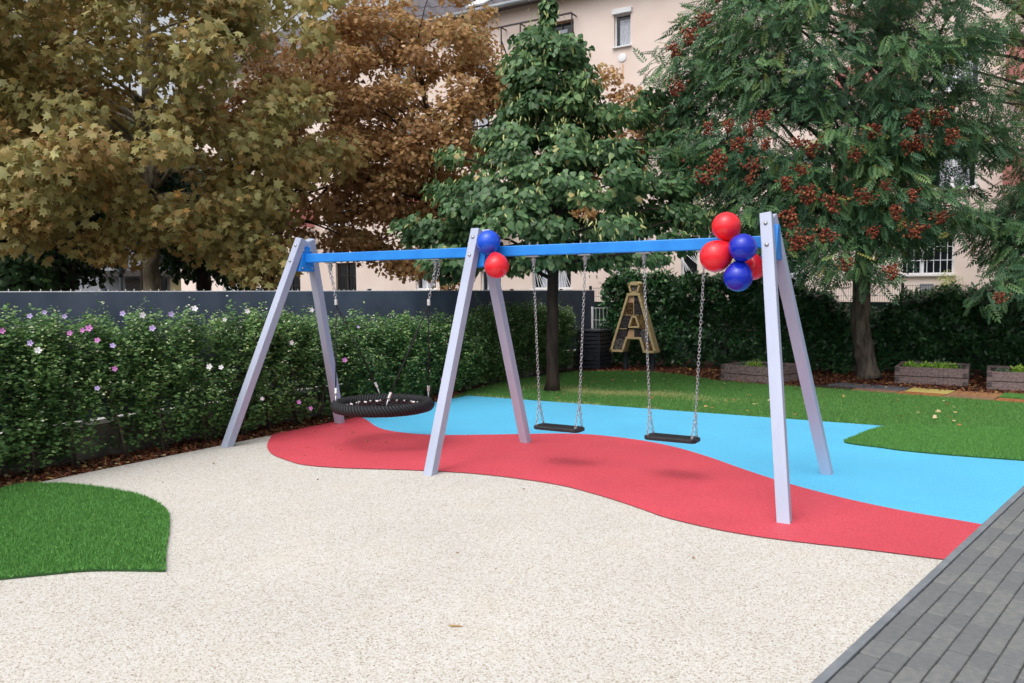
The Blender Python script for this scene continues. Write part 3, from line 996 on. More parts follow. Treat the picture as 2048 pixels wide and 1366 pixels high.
balloon((2.955, -.155, 2.165), .117, M['lightblueballoon'], 'mid-blue balloon tied at the middle leg pair', (-.4, .3, -.85))
balloon((3.075, -.20, 1.93), .120, M['redballoon'], 'red balloon hanging below the mid-blue balloon at the middle legs', (-.35, .25, .9))
balloon((5.28, -.15, 2.21), .120, M['redballoon'], 'red balloon at the top of the right-hand bunch', (.3, .3, -.9))
balloon((5.215, -.22, 1.965), .132, M['redballoon'], 'largest red balloon at the left of the right-hand bunch', (.75, .3, .5))
balloon((5.45, -.27, 2.025), .113, M['blueballoon'], 'dark blue balloon touching the right legs in the right-hand bunch', (-.35, .6, -.6))
balloon((5.405, -.235, 1.79), .118, M['blueballoon'], 'dark blue balloon at the bottom of the right-hand bunch', (.1, .2, .95))
balloon((5.46, .02, 1.875), .108, M['redballoon'], 'red balloon half hidden behind the blue ones and the leg', (-.2, -.3, .9))

# ------------------------------------------------------------------ screened fence on a low wall, left
XF = -.80
wallp = thing('low_wall', 'low pale concrete wall with white coping under the dark screen fence', 'wall', (XF, 2, 0))
for i in range(10):
    y0 = -8 + i * 1.9
    y1 = y0 + 1.885
    MB().box((XF, (y0 + y1) / 2, .14), (.14, y1 - y0, .40)).build('wall_panel', M['concreteshaded'], wallp, org=(XF, y0, 0), bevel=.004)
    for j in range(30):
        pass
    MB().box((XF, (y0 + y1) / 2, .36), (.18, y1 - y0, .035)).build('coping', M['whitecap'], wallp, org=(XF, y0, .36), bevel=.003)
ribs = MB()
for i in range(60):
    ribs.box((XF + .0735, 6.2 + i * .05, .16), (.009, .022, .30))
ribs.build('wall_ribs', M['concrete'], wallp, kind='stuff')
fe = thing('screen_fence', 'dark grey-blue fabric screen fence behind the flowering hedge', 'fence', (XF - .05, 2, .3))
for i in range(9):
    y0 = -8 + i * 2.1
    y1 = min(y0 + 2.1, 10.4)
    if y1 <= y0: break
    # fabric hangs in a faint wave
    mb = MB()
    nY = 28
    for side in (0, 1):
        for a in range(nY + 1):
            for z in (.40, .85, 1.30, 1.70):
                y = y0 - .02 + (y1 - y0 + .03) * a / nY
                mb.v.append((XF + .02 + .008 * math.sin(y * 5 + z * 2) + .004 * math.sin(y * 13) - side * .004 + .003 * (i % 2), y, z))
    for side in (0, 1):
        for a in range(nY):
            for k in range(3):
                b0 = side * (nY + 1) * 4 + a * 4 + k
                mb.f.append((b0, b0 + 4, b0 + 5, b0 + 1))
    mb.build('screen_panel', M['screen'], fe, org=(XF, y0, .4), smooth=True)
    MB().box((XF - .045, y0, 1.03), (.05, .05, 1.42)).build('post', M['fencepost'], fe, org=(XF - .03, y0, .3), bevel=.004)
    w = MB()
    for q in range(int((y1 - y0) / .1)):
        w.tube([(XF + .001, y0 + q * .1, 1.55), (XF + .001, y0 + q * .1, 1.735 - .012 * (q % 3 == 1))], .0048, 4)
    w.tube([(XF + .002, y0, 1.706), (XF + .002, y1, 1.706)], .008, 5)
    w.build('wire_edge', M['wire'], fe, org=(XF, y0, 1.5))

# ------------------------------------------------------------------ flowering hedge along the fence
hd = thing('flowering_hedge', 'leafy flowering hedge with pink and white blossoms along the dark fence', 'hedge', (-.4, 2, 0))
def hedge_top(y):
    return float(np.interp(y, [-7, -2.9, -1.2, .2, 1.6, 3.3, 4.4, 5.4, 7.2, 8.3, 9.2], [1.55, 1.52, 1.48, 1.5, 1.36, 1.30, 1.3, 1.44, 1.48, 1.36, 1.05]))
stems = []
shoots_p, shoots_d, shoots_l = [], [], []
y = -6.5
ix = 0
while y < 8.75:
    bx = -.44 + random.uniform(-.05, .05)
    if y > 4.6: bx = -.50 - .1 * min(1, (y - 4.6))
    st = MB()
    near = y < 4.5
    for k in range(3):
        a = random.uniform(0, 6.28)
        tipp = Vector((bx + .16 * math.cos(a), y + .2 * math.sin(a), .75))
        st.tube([(bx + .02 * k - .02, y + .02 * k, -.03), (bx + .04 * math.cos(a), y + .05 * math.sin(a), .3), tipp], [.016, .012, .007], 6)
    st.build('stem', M['bark_grey'], hd, org=(bx, y, 0), smooth=True)
    top = hedge_top(y)
    ns_ = 250
    for k in range(ns_):
        # shoots rise from the middle and arch outward to the hedge skin
        ang = random.uniform(0, 2 * math.pi)
        lowk = random.random()
        h = top * (0.13 + .87 * lowk ** .70) * random.uniform(.93, 1.05)
        prof = min(1.0, .42 + 2.4 * (h / top) * (1.02 - h / top))
        rx = (.42 if y < 4.6 else .36) * prof * random.uniform(.45, 1.08)
        e = Vector((bx + rx * math.cos(ang), y + .40 * math.sin(ang) * random.uniform(.4, 1.1), h))
        if random.random() < .05: e.z += random.uniform(.05, .2)
        s = Vector((bx + .3 * rx * math.cos(ang), y + .1 * math.sin(ang), max(.08, h - random.uniform(.22, .42))))
        hol = math.sin(e.y * 4.7 + 1.3) + math.sin(e.z * 6.1 + e.y * 2.3) + math.sin(e.y * 9.1 - e.z * 5.0)
        if hol < -1.05 and e.z < top * .82 and random.random() < .85: continue      # hollows between the bushes
        if hol > .9: e = e + Vector((.07, 0, .02))
        shoots_p.append(s); shoots_d.append(e - s)
    y += random.uniform(.42, .52)
SP, SD = np.array(shoots_p), np.array(shoots_d)
# fewer leaves near the ground, where the low wall shows through
endz = SP[:, 2] + SD[:, 2]
per = np.where(endz > .62, 26, 22)
idx = np.repeat(np.arange(len(SP)), per)
tt = rng.random(len(idx)) ** .7
P = SP[idx] + SD[idx] * tt[:, None] + rng.normal(size=(len(idx), 3)) * .028
ph = rng.random(len(idx)) * 6.28
out = np.c_[np.cos(ph), np.sin(ph), rng.normal(size=len(idx)) * .25]
d = out + unit(SD[idx]) * .45 + np.array([.15, 0, -.15])
nn = np.array([.25, -.1, 1.0]) + rng.normal(size=P.shape) * .45
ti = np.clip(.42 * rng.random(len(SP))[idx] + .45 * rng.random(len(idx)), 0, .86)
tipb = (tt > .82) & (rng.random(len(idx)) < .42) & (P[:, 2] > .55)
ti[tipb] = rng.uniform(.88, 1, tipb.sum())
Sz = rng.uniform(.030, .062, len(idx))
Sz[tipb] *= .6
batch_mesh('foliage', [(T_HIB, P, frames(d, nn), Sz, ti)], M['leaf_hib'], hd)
flowers = [(-2.87, 1.49, 1), (-2.56, 1.48, 1), (-2.48, 1.35, 0), (-2.33, 1.36, 0), (-2.6, 1.33, 0), (-2.34, 1.25, 0), (-2.18, 0.97, 0), (-2.36, 0.8, 1), (-2.95, 1.26, 1), (-3.11, 1.37, 0), (-2.19, 1.19, 1), (-1.76, 1.34, 1), (-1.44, 1.47, 1), (-1.15, 1.52, 2), (-0.44, 1.48, 2), (-0.94, 0.88, 2), (0.09, 1.09, 2), (0.19, 0.36, 0), (0.39, 0.26, 0), (0.58, 1.47, 2), (1.28, 1.23, 1), (1.01, 0.81, 0), (3.17, 0.36, 0), (-0.38, 0.47, 2), (-2.74, 1.52, 1), (-1.98, 1.49, 1), (-1.77, 1.47, 2), (-2.89, 1.19, 2), (-0.76, 1.39, 2), (6.89, 1.45, 2), (-1.09, 0.9, 2)]
fm = {}
for fy, fz, kind_ in flowers:
    fxx = -.0 if fz < 1.36 else -.14
    if fy > 5: fxx = -.3
    if kind_ not in fm:
        mb = MB()
        for k in range(5):
            a = 2 * math.pi * k / 5
            c, s = math.cos(a), math.sin(a)
            pet = [(.003, 0, 0), (.018, -.014, .008), (.036, -.013, .014), (.042, 0, .012), (.036, .013, .014), (.018, .014, .008)]
            mb.add([(x * c - y_ * s, x * s + y_ * c, z) for x, y_, z in pet], [(0, 1, 2, 3), (0, 3, 4, 5)])
        mb.tube([(0, 0, 0), (0, 0, .024)], .0045, 6)
        fm[kind_] = mb.build('flower', (M['petal_pink'], M['petal_lilac'], M['petal_white'])[kind_], hd, org=(0, 0, 0))
        o = fm[kind_]
        ORG[o.name] = Vector((fxx, fy, fz))
        o.location = Vector((fxx, fy, fz)) - ORG[hd.name]
    else:
        o = copy_mesh(fm[kind_], hd, (fxx, fy, fz))
    dirv = Vector((.75 + random.uniform(-.3, .3), -.55 + random.uniform(-.4, .4), .25 + random.uniform(-.3, .3)))
    o.rotation_euler = dirv.to_track_quat('Z', 'Y').to_euler()
    o.scale = (random.uniform(.5, .85),) * 3

# ------------------------------------------------------------------ laurel hedges at the back
def laurel(label, x0, x1, yc, depth, topfn, nshoot, loc, fwd=0.0):
    h = thing('laurel_hedge', label, 'hedge', loc)
    n = nshoot
    xs = x0 + (x1 - x0) * rng.random(n)
    tops = np.array([topfn(x) for x in xs])
    # three fifths on the front skin, the rest on top and inside
    kind_ = rng.random(n)
    z = tops * rng.random(n) ** .8
    bulge = .14 * np.sin(xs * 3.1) + .10 * np.sin(xs * 7.7 + z * 4) + .08 * np.sin(z * 6 + xs)
    yf = yc - depth / 2 + bulge + .12 * (z / tops) ** 3 - fwd * np.clip((1.6 - xs) / 1.2, 0, 1)
    yy = np.where(kind_ < .55, yf + rng.random(n) * .14, np.where(kind_ < .8, yf + .1 + rng.random(n) * .5, yf + rng.random(n) * depth))
    z = np.where(kind_ > .8, tops + rng.normal(size=n) * .07, z)
    C = np.c_[xs, yy, z + .03]
    up = np.where((kind_ > .8)[:, None], np.array([0, -.25, 1.0]), np.array([0, -.85, .55])) + rng.normal(size=(n, 3)) * .35
    up = unit(up)
    k = 7
    idx = np.repeat(np.arange(n), k)
    ax = up[idx]
    rnd = rng.normal(size=(len(idx), 3))
    side = unit(np.cross(ax, rnd))
    d = side + ax * rng.uniform(.2, .9, len(idx))[:, None]
    P = C[idx] + ax * rng.uniform(-.10, .06, len(idx))[:, None]
    nn = ax + rng.normal(size=P.shape) * .3 + np.array([0, 0, .4])
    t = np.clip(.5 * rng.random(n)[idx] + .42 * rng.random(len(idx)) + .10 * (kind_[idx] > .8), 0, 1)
    batch_mesh('foliage', [(T_OVAL, P, frames(d, nn), rng.uniform(.085, .14, len(idx)), t)], M['leaf_laurel'], h)
    nst = int((x1 - x0) / .7)
    for i in range(nst):
        x = x0 + (i + .5) * (x1 - x0) / nst
        tp = topfn(x) - .25
        MB().tube([(x, yc, -.04), (x + random.uniform(-.08, .08), yc + .05, tp * .5), (x + random.uniform(-.15, .15), yc - .05, tp)], [.03, .022, .01], 6).build('stem', M['bark_dark'], h, org=(x, yc, 0), smooth=True)
    return h


laurel('dark laurel hedge behind the wooden insect hotel, left of the grey trunk', -.30, 4.75, 10.85, 1.0, lambda x: float(np.interp(x, [-.6, -.1, .5, 1.2, 2.8, 3.6, 4.3, 4.8], [1.45, 1.98, 1.93, 1.86, 1.86, 1.72, 1.40, 1.05])) + .05 * math.sin(x * 9), 4200, (2, 10.85, 0), .55)
laurel('dark laurel hedge behind the two right raised beds, right of the grey trunk', 4.8, 11.5, 11.7, 1.0, lambda x: float(np.interp(x, [4.7, 5.2, 5.6, 6.0, 7, 9, 12], [.95, 1.12, 1.38, 1.52, 1.58, 1.6, 1.6])) + .05 * math.sin(x * 8), 4200, (7, 11.7, 0))

# ------------------------------------------------------------------ green mesh fence behind the laurels
gf = thing('mesh_fence', 'green wire mesh fence with green screen behind the laurel hedge', 'fence', (5, 12.7, 0))
YG = 12.7
for i in range(7):
    x = -2.0 + 2.5 * i + .04
    MB().box((x, YG, .9), (.06, .06, 1.86)).build('post', M['greenwire'], gf, org=(x, YG, 0), bevel=.004)
    if i == 6: break
    w = MB()
    for q in range(50):
        w.tube([(x + q * .05, YG - .04, .05), (x + q * .05, YG - .04, 1.80)], .0028, 4, cap=False)
    for z in (.2, .6, 1.0, 1.3, 1.55, 1.77):
        w.tube([(x, YG - .044, z), (x + 2.5, YG - .044, z)], .0035, 4, cap=False)
    w.build('mesh_panel', M['greenwire'], gf, org=(x, YG, 0))
    MB().box((x + 1.25, YG + .02, .70), (2.46, .006, 1.43)).build('screen_panel', M['greenscreen'], gf, org=(x, YG, 0))

# ------------------------------------------------------------------ insect hotel
hotel = thing('insect_hotel', 'A-shaped pale wooden insect hotel on two dark posts by the laurel', 'insect hotel', (.62, 9.4, 0))
YH, DH = 9.3, .24
def hp(x, z): return (x, YH, z)
def board(a, b, w, name='frame_board', dy=0):
    return MB().bar((a[0], YH + DH / 2 + dy, a[1]), (b[0], YH + DH / 2 + dy, b[1]), w, DH + .004, (b[1] - a[1], 0, a[0] - b[0])).build(name, M['timber'], hotel, org=(a[0], YH, a[1]), bevel=.003)
board((.105, .375), (.505, 1.60), .05)
board((1.125, .375), (.755, 1.60), .05)
board((.478, 1.615), (.785, 1.615), .05)
board((.085, .395), (.40, .395), .045)
board((.855, .395), (1.15, .395), .045)
board((.39, .42), (.475, .665), .045)
board((.87, .42), (.795, .665), .045)
board((.452, .68), (.815, .68), .045)
# small window in the middle of the letter
board((.535, .93), (.60, 1.12), .04, 'window_board')
board((.755, .93), (.69, 1.12), .04, 'window_board')
board((.52, .915), (.77, .915), .035, 'window_board')
board((.585, 1.135), (.705, 1.135), .035, 'window_board')
MB().box((.645, YH + DH / 2, .878), (.32, DH - .03, .012)).build('shelf_edge', M['darkmetal'], hotel, org=(.64, YH, .88))
MB().prism([hp(.12, .40), hp(.39, .40), hp(.47, .67), hp(.80, .67), hp(.87, .40), hp(1.12, .40), hp(.75, 1.58), hp(.51, 1.58)], (0, .02, 0)).build('back_board', M['timber'], hotel, org=(.62, YH + DH, .9)).location.y += DH - .03
FILL = [
    ('fillpeach', [(.45, 1.44), (.625, 1.44), (.625, 1.59), (.51, 1.59)]), ('filldark', [(.64, 1.42), (.80, 1.42), (.745, 1.59), (.64, 1.59)]),
    ('fillbrown', [(.40, 1.18), (.625, 1.18), (.625, 1.43), (.46, 1.43)]), ('filldark', [(.64, 1.17), (.865, 1.17), (.80, 1.405), (.64, 1.405)]),
    ('filldark', [(.29, .885), (.50, .885), (.575, 1.165), (.385, 1.165)]), ('fillbamboo', [(.79, .87), (.965, .87), (.88, 1.155), (.715, 1.155)]),
    ('filldark', [(.23, .665), (.43, .665), (.50, .87), (.29, .87)]), ('fillpeach', [(.475, .705), (.635, .705), (.635, .865), (.52, .865)]),
    ('filldark', [(.645, .705), (.80, .705), (.77, .865), (.645, .865)]), ('fillgrey', [(.83, .62), (1.04, .62), (.97, .86), (.80, .86)]),
    ('fillgrey', [(.165, .42), (.375, .42), (.435, .65), (.235, .65)]), ('fillbamboo', [(.885, .42), (1.10, .42), (1.045, .605), (.835, .605)])]
for nm, poly in FILL:
    MB().prism([(x, YH + .035, z) for x, z in poly], (0, .06, 0)).build('filling', M[nm], hotel, org=(poly[0][0], YH, poly[0][1]))
# rows of cane ends standing proud in the bamboo and grey cells, partitions between cells
for nm, poly in FILL:
    if nm not in ('fillbamboo', 'fillgrey', 'fillbrown', 'filldark'): continue
    mb = MB()
    xs = [p[0] for p in poly]; zs = [p[1] for p in poly]
    pp = [(x, z) for x, z in poly]
    for _ in range(90):
        x, z = random.uniform(min(xs), max(xs)), random.uniform(min(zs), max(zs))
        if not in_poly(np.array([(x, z)]), pp)[0]: continue
        if nm == 'fillgrey':
            a = random.uniform(-1.2, 1.2)
            mb.tube([(x - .04 * math.sin(a), YH + .03, z - .04 * math.cos(a)), (x + .04 * math.sin(a), YH + .022, z + .04 * math.cos(a))], .005, 5)
        else:
            r = random.uniform(.007, .013)
            mb.tube([(x, YH + .04, z), (x, YH + random.uniform(.015, .03), z)], r, 7)
    mb.build('cane_ends', M[nm], hotel, org=(min(xs), YH, min(zs)), kind='stuff')
for a, b in (((.635, 1.17), (.635, 1.59)), ((.40, 1.172), (.87, 1.172)), ((.29, .877), (.50, .877)), ((.64, .70), (.64, .87))):
    MB().bar((a[0], YH + .06, a[1]), (b[0], YH + .06, b[1]), .012, .08, (b[1] - a[1], 0, a[0] - b[0])).build('divider', M['timber'], hotel, org=(a[0], YH, a[1]))
# crown-shaped top box
MB().prism([hp(.575, 1.645), hp(.715, 1.645), hp(.775, 1.845), hp(.515, 1.845)], (0, .02, 0)).build('top_box_back', M['timber'], hotel, org=(.64, YH, 1.7)).location.y += DH - .03
for a, b in (((.575, 1.65), (.52, 1.845)), ((.715, 1.65), (.77, 1.845)), ((.56, 1.655), (.73, 1.655)), ((.51, 1.83), (.78, 1.83))):
    board(a, b, .042, 'top_box_board')
MB().prism([(.60, YH + .05, 1.68), (.69, YH + .05, 1.68), (.715, YH + .05, 1.80), (.575, YH + .05, 1.80)], (0, .05, 0)).build('filling', M['fillgrey'], hotel, org=(.6, YH, 1.7))
MB().prism([hp(.54, 1.853), hp(.75, 1.853), hp(.70, 1.89), hp(.60, 1.89)], (0, DH, 0)).build('top_cap', M['timber'], hotel, org=(.64, YH, 1.86))
for x in (.40, 1.02):
    MB().box((x, YH + .16, .17), (.07, .07, .42)).build('post', M['fencepost'], hotel, org=(x, YH + .16, 0))

# composter and the white wire gate behind it
cp = thing('composter', 'black slatted plastic composter at the end of the dark fence', 'composter', (-.32, 9.35, 0))
for i in range(9):
    k = 1 - .010 * i
    for (cx, cy, sx, sy) in ((-.32, 9.05, .54 * k, .02), (-.32, 9.66, .54 * k, .02), (-.60, 9.355, .02, .58 * k), (-.04, 9.355, .02, .58 * k)):
        MB().box((cx, cy, .045 + i * .088), (sx, sy, .070)).build('slat', M['blackplastic'], cp, org=(cx, cy, .045 + i * .088), bevel=.004)
for cx in (-.59, -.05):
    for cy in (9.07, 9.64):
        MB().box((cx, cy, .38), (.04, .045, .82)).build('corner_post', M['blackplastic'], cp, org=(cx, cy, 0))
MB().box((-.32, 9.355, .825), (.60, .66, .05)).build('lid', M['blackplastic'], cp, org=(-.2, 9.355, .82), bevel=.012)
MB().box((-.32, 9.035, .30), (.30, .012, .22)).build('hatch', M['blackplastic'], cp, org=(-.2, 9.03, .3))
gt = thing('wire_gate', 'white wire gate panel between the composter and the laurel', 'gate', (-.3, 9.76, 0))
for x in (-.535,):
    MB().box((x, 9.76, .66), (.045, .045, 1.36)).build('gate_post', M['white'], gt, org=(x, 9.76, 0))
g = MB()
for q in range(4):
    g.tube([(-.45 + q * .09, 9.76, .15), (-.45 + q * .09, 9.76, 1.32)], .005, 5)
for z in (.16, .45, .75, 1.04, 1.31):
    g.tube([(-.52, 9.766, z), (-.17, 9.766, z)], .006, 5)
g.build('wire_panel', M['white'], gt)

# ------------------------------------------------------------------ raised beds
def raised_bed(label, c0, rot, w, dpt, seed):
    random.seed(seed)
    t = thing('raised_bed', label, 'planter', (*c0, 0), 'recycled board raised beds')
    R2 = Matrix.Rotation(rot, 3, 'Z')
    def P(x, y, z): return Vector((*c0, 0)) + R2 @ Vector((x, y, z))
    th = .06
    for lay, (z0, h) in enumerate(((-.02, .145), (.13, .165))):
        zc = z0 + h / 2
        for nm, cx, cy, sx, sy in (('board', w / 2, th / 2, w - .002, th), ('board', w / 2, dpt - th / 2, w - .002, th), ('board', th / 2, dpt / 2, th - .001, dpt - 2 * th - .004), ('board', w - th / 2, dpt / 2, th - .001, dpt - 2 * th - .004)):
            MB().box(P(cx, cy, zc), (sx, sy, h - .006), R2).build(nm, M['recycled'], t, org=P(cx, cy, zc), bevel=.006)
        # end grain of the side boards showing in the front face
        ez = zc + (.035 if lay == 1 else .02)
        MB().box(P(.042, -.001, ez), (.075, .02, .075), R2).build('board_end', M['recycled_end'], t, org=P(.042, 0, ez))
        MB().box(P(w - .05, -.001, z0 + .045), (.075, .02, .075), R2).build('board_end', M['recycled_end'], t, org=P(w - .05, 0, z0 + .045))
        MB().box(P(w + .001, dpt - .05, ez), (.02, .075, .075), R2).build('board_end', M['recycled_end'], t, org=P(w, dpt - .05, ez))
    MB().box(P(w / 2, dpt / 2, .12), (w - 2 * th - .01, dpt - 2 * th - .01, .26), R2).build('soil', M['soil'], t, org=P(w / 2, dpt / 2, .25))
    return t, P


def bed_plants(P, spots, name, m, label, h=.11, nleaf=150, size=.05, tm=T_OVAL):
    for x, y, k, lab in spots:
        b = P(x, y, .25)
        pl = thing(name, lab, 'plant', b)
        n = int(nleaf * k)
        u = unit(rng.normal(size=(n, 3)) * np.array([1, 1, .8]))
        u[:, 2] = np.abs(u[:, 2])
        Q = np.array(b) + u * rng.random(n)[:, None] ** .5 * np.array([.13 * k, .13 * k, h * k])
        dd = u + rng.normal(size=(n, 3)) * .4
        nn = np.array([0, -.3, 1.]) + rng.normal(size=(n, 3)) * .5
        batch_mesh('foliage', [(tm, Q, frames(dd, nn), size * rng.uniform(.6, 1.3, n), rng.random(n))], m, pl)
        MB().tube([b - Vector((0, 0, .02)), b + Vector((.01, 0, h * .6))], [.008, .004], 6).build('stem', M['bark_dark'], pl)


bl, Pl = raised_bed('raised bed behind the right-hand legs, set at an angle', (2.83, 8.26), -.27, 1.08, 1.12, 3)
bed_plants(Pl, [(.52, .34, 1.1, 'lime green leafy plant in the raised bed behind the right legs')], 'lime_plant', M['lime'], '')
bed_plants(Pl, [(.25, .4, 1.0, 'grey-green low herb at the left of the angled raised bed'), (.82, .5, 1.1, 'grey-green low herb at the right of the angled raised bed')], 'low_herb', M['greygreen'], '', h=.07, nleaf=220, size=.035)
bm2, Pm = raised_bed('middle raised bed, just right of the grey tree trunk', (5.73, 9.21), .0, 1.17, 1.3, 4)
bed_plants(Pm, [(.24, .25, 1.0, 'leftmost lime green plant in the middle raised bed'), (.46, .25, 1.1, 'second lime green plant from the left in the middle raised bed'), (.68, .25, 1.0, 'third lime green plant from the left in the middle raised bed'), (.86, .28, 1.15, 'rightmost lime green plant in the middle raised bed')], 'lime_plant', M['lime'], '')
bed_plants(Pm, [(1.0, .35, .9, 'low grey herb at the right end of the middle raised bed'), (.7, .6, 1.5, 'taller silvery herb at the back of the middle raised bed'), (.32, .6, 1.3, 'thin upright herb at the back left of the middle raised bed')], 'low_herb', M['greygreen'], '', h=.11, nleaf=170, size=.035)
bm3, Pr = raised_bed('raised bed cut off by the right edge of the view', (7.17, 8.95), .0, 1.17, 1.3, 5)
bed_plants(Pr, [(.48, .35, 1.2, 'lime green plant in the rightmost raised bed')], 'lime_plant', M['lime'], '')
bed_plants(Pr, [(.22, .28, 1.1, 'low grey herb at the left of the rightmost raised bed')], 'low_herb', M['greygreen'], '', h=.07, nleaf=200, size=.035)
random.seed(21)

# ------------------------------------------------------------------ barefoot path of mixed tiles
path = thing('sensory_path', 'barefoot path of mixed bark, slate, wood and rubber tiles', 'path', (6, 8, 0))
path['kind'] = 'structure'
A0 = Vector((4.56, 7.74)); dt = Vector((.985, -.172)); dn = Vector((.172, .985))
def tile(s0, s1, n0, n1, m, z=.012, name='tile'):
    q = [A0 + dt * s + dn * n for s, n in ((s0, n0), (s1, n0), (s1, n1), (s0, n1))]
    MB().prism([(p.x, p.y, -.03) for p in q], (0, 0, .03 + z)).build(name, m, path, org=(q[0].x, q[0].y, 0), bevel=.004)
tile(.0, .64, 0, .36, M['barkt']); tile(.66, 1.34, 0, .34, M['brownt']); tile(1.36, 2.04, 0, .34, M['orange']); tile(2.06, 2.74, 0, .34, M['brownt']); tile(2.76, 3.5, 0, .34, M['orange']); tile(3.52, 4.2, 0, .34, M['brownt'])
tile(.12, .74, .38, .98, M['slate']); tile(.76, 1.38, .36, .96, M['slate']); tile(1.40, 2.04, .36, .92, M['yellowtile'])
for q in range(5):
    tile(2.06 + q * .136, 2.06 + q * .136 + .128, .36, .92, M['woodt'], .014, 'wood_strip')
tile(2.76, 3.4, .36, .9, M['turfbase']); tile(3.42, 4.1, .36, .9, M['slate'])
_q = [A0 + dt * s + dn * n for s, n in ((2.76, .36), (3.4, .36), (3.4, .9), (2.76, .9))]
_b = blades('turf_tile_grass', [(p.x, p.y) for p in _q], 9000, .012, .03, .007, M['turf'], None, .45)
tag(_b, 'small square of artificial turf in the barefoot path', 'turf')

# ------------------------------------------------------------------ the pink apartment house
YB = 19.0
bd = thing('apartment_house', 'pale pink apartment house with grey tiled roof behind the trees', 'building', (-4, YB, 0))
X0, X1, ZT = -27.0, 17.0, 12.0
WIN = []      # x0,x1,z0,z1,style
def win(x0, x1, z0, z1, st): WIN.append((x0, x1, z0, z1, st))
win(-4.03, -3.42, 9.96, 11.05, 'roller'); win(-7.45, -5.55, 9.40, 11.20, 'loggia')
win(-1.85, -1.22, 4.54, 5.62, 'plain'); win(4.94, 6.30, 2.11, 3.23, 'bars2'); win(1.72, 2.28, 1.74, 3.0, 'bars'); win(-1.62, -1.05, 1.95, 3.02, 'diag'); win(-3.94, -3.39, 1.75, 2.75, 'diag'); win(-7.26, -5.67, 1.79, 3.10, 'diag2')
win(-9.5, -8.6, 1.7, 2.5, 'plain'); win(-16.85, -15.71, 1.2, 2.96, 'dark'); win(-20.2, -18.94, 1.6, 2.8, 'dark'); win(-12.6, -11.6, 1.8, 3.0, 'plain'); win(-24, -23, 1.7, 2.9, 'plain')
for z in (4.5, 7.2, 9.9):
    for x in (-24, -20.5, -17.3, -13.6, -10.2):
        win(x, x + 1.15, z, z + 1.35, 'plain')
    win(10.2, 11.4, z, z + 1.35, 'plain'); win(13.6, 14.8, z, z + 1.35, 'plain')
    if z > 5: win(1.7, 2.8, z, z + 1.35, 'plain')
    else: win(1.7, 2.8, z, z + 1.35, 'plain')
    win(5.6, 6.8, z, z + 1.35, 'plain')
for z in (4.5, 7.2):
    win(-6.9, -5.7, z, z + 1.35, 'plain')
win(-1.85, -1.22, 7.2, 8.2, 'plain')
wb = MB()
xs = sorted({X0, X1} | {w_[0] for w_ in WIN} | {w_[1] for w_ in WIN})
zs = sorted({-.1, ZT} | {w_[2] for w_ in WIN} | {w_[3] for w_ in WIN})
for i in range(len(xs) - 1):
    for j in range(len(zs) - 1):
        cx, cz = (xs[i] + xs[i + 1]) / 2, (zs[j] + zs[j + 1]) / 2
        if any(w_[0] < cx < w_[1] and w_[2] < cz < w_[3] for w_ in WIN): continue
        wb.add([(xs[i], YB, zs[j]), (xs[i + 1], YB, zs[j]), (xs[i + 1], YB, zs[j + 1]), (xs[i], YB, zs[j + 1])], [(0, 1, 2, 3)])
for w_ in WIN:       # reveals
    a, b, c, d_ = w_[:4]
    q = [(a, c), (b, c), (b, d_), (a, d_)]
    for k in range(4):
        p, r_ = q[k], q[(k + 1) % 4]
        wb.add([(p[0], YB, p[1]), (r_[0], YB, r_[1]), (r_[0], YB + .22, r_[1]), (p[0], YB + .22, p[1])], [(0, 1, 2, 3)])
wb.add([(X1, YB, -.1), (X1, YB + 11, -.1), (X1, YB + 11, ZT), (X1, YB, ZT)], [(0, 1, 2, 3)])
wb.add([(X0, YB, -.1), (X0, YB + 11, -.1), (X0, YB + 11, ZT), (X0, YB, ZT)], [(0, 1, 2, 3)])
wb.build('wall', M['wall'], bd)
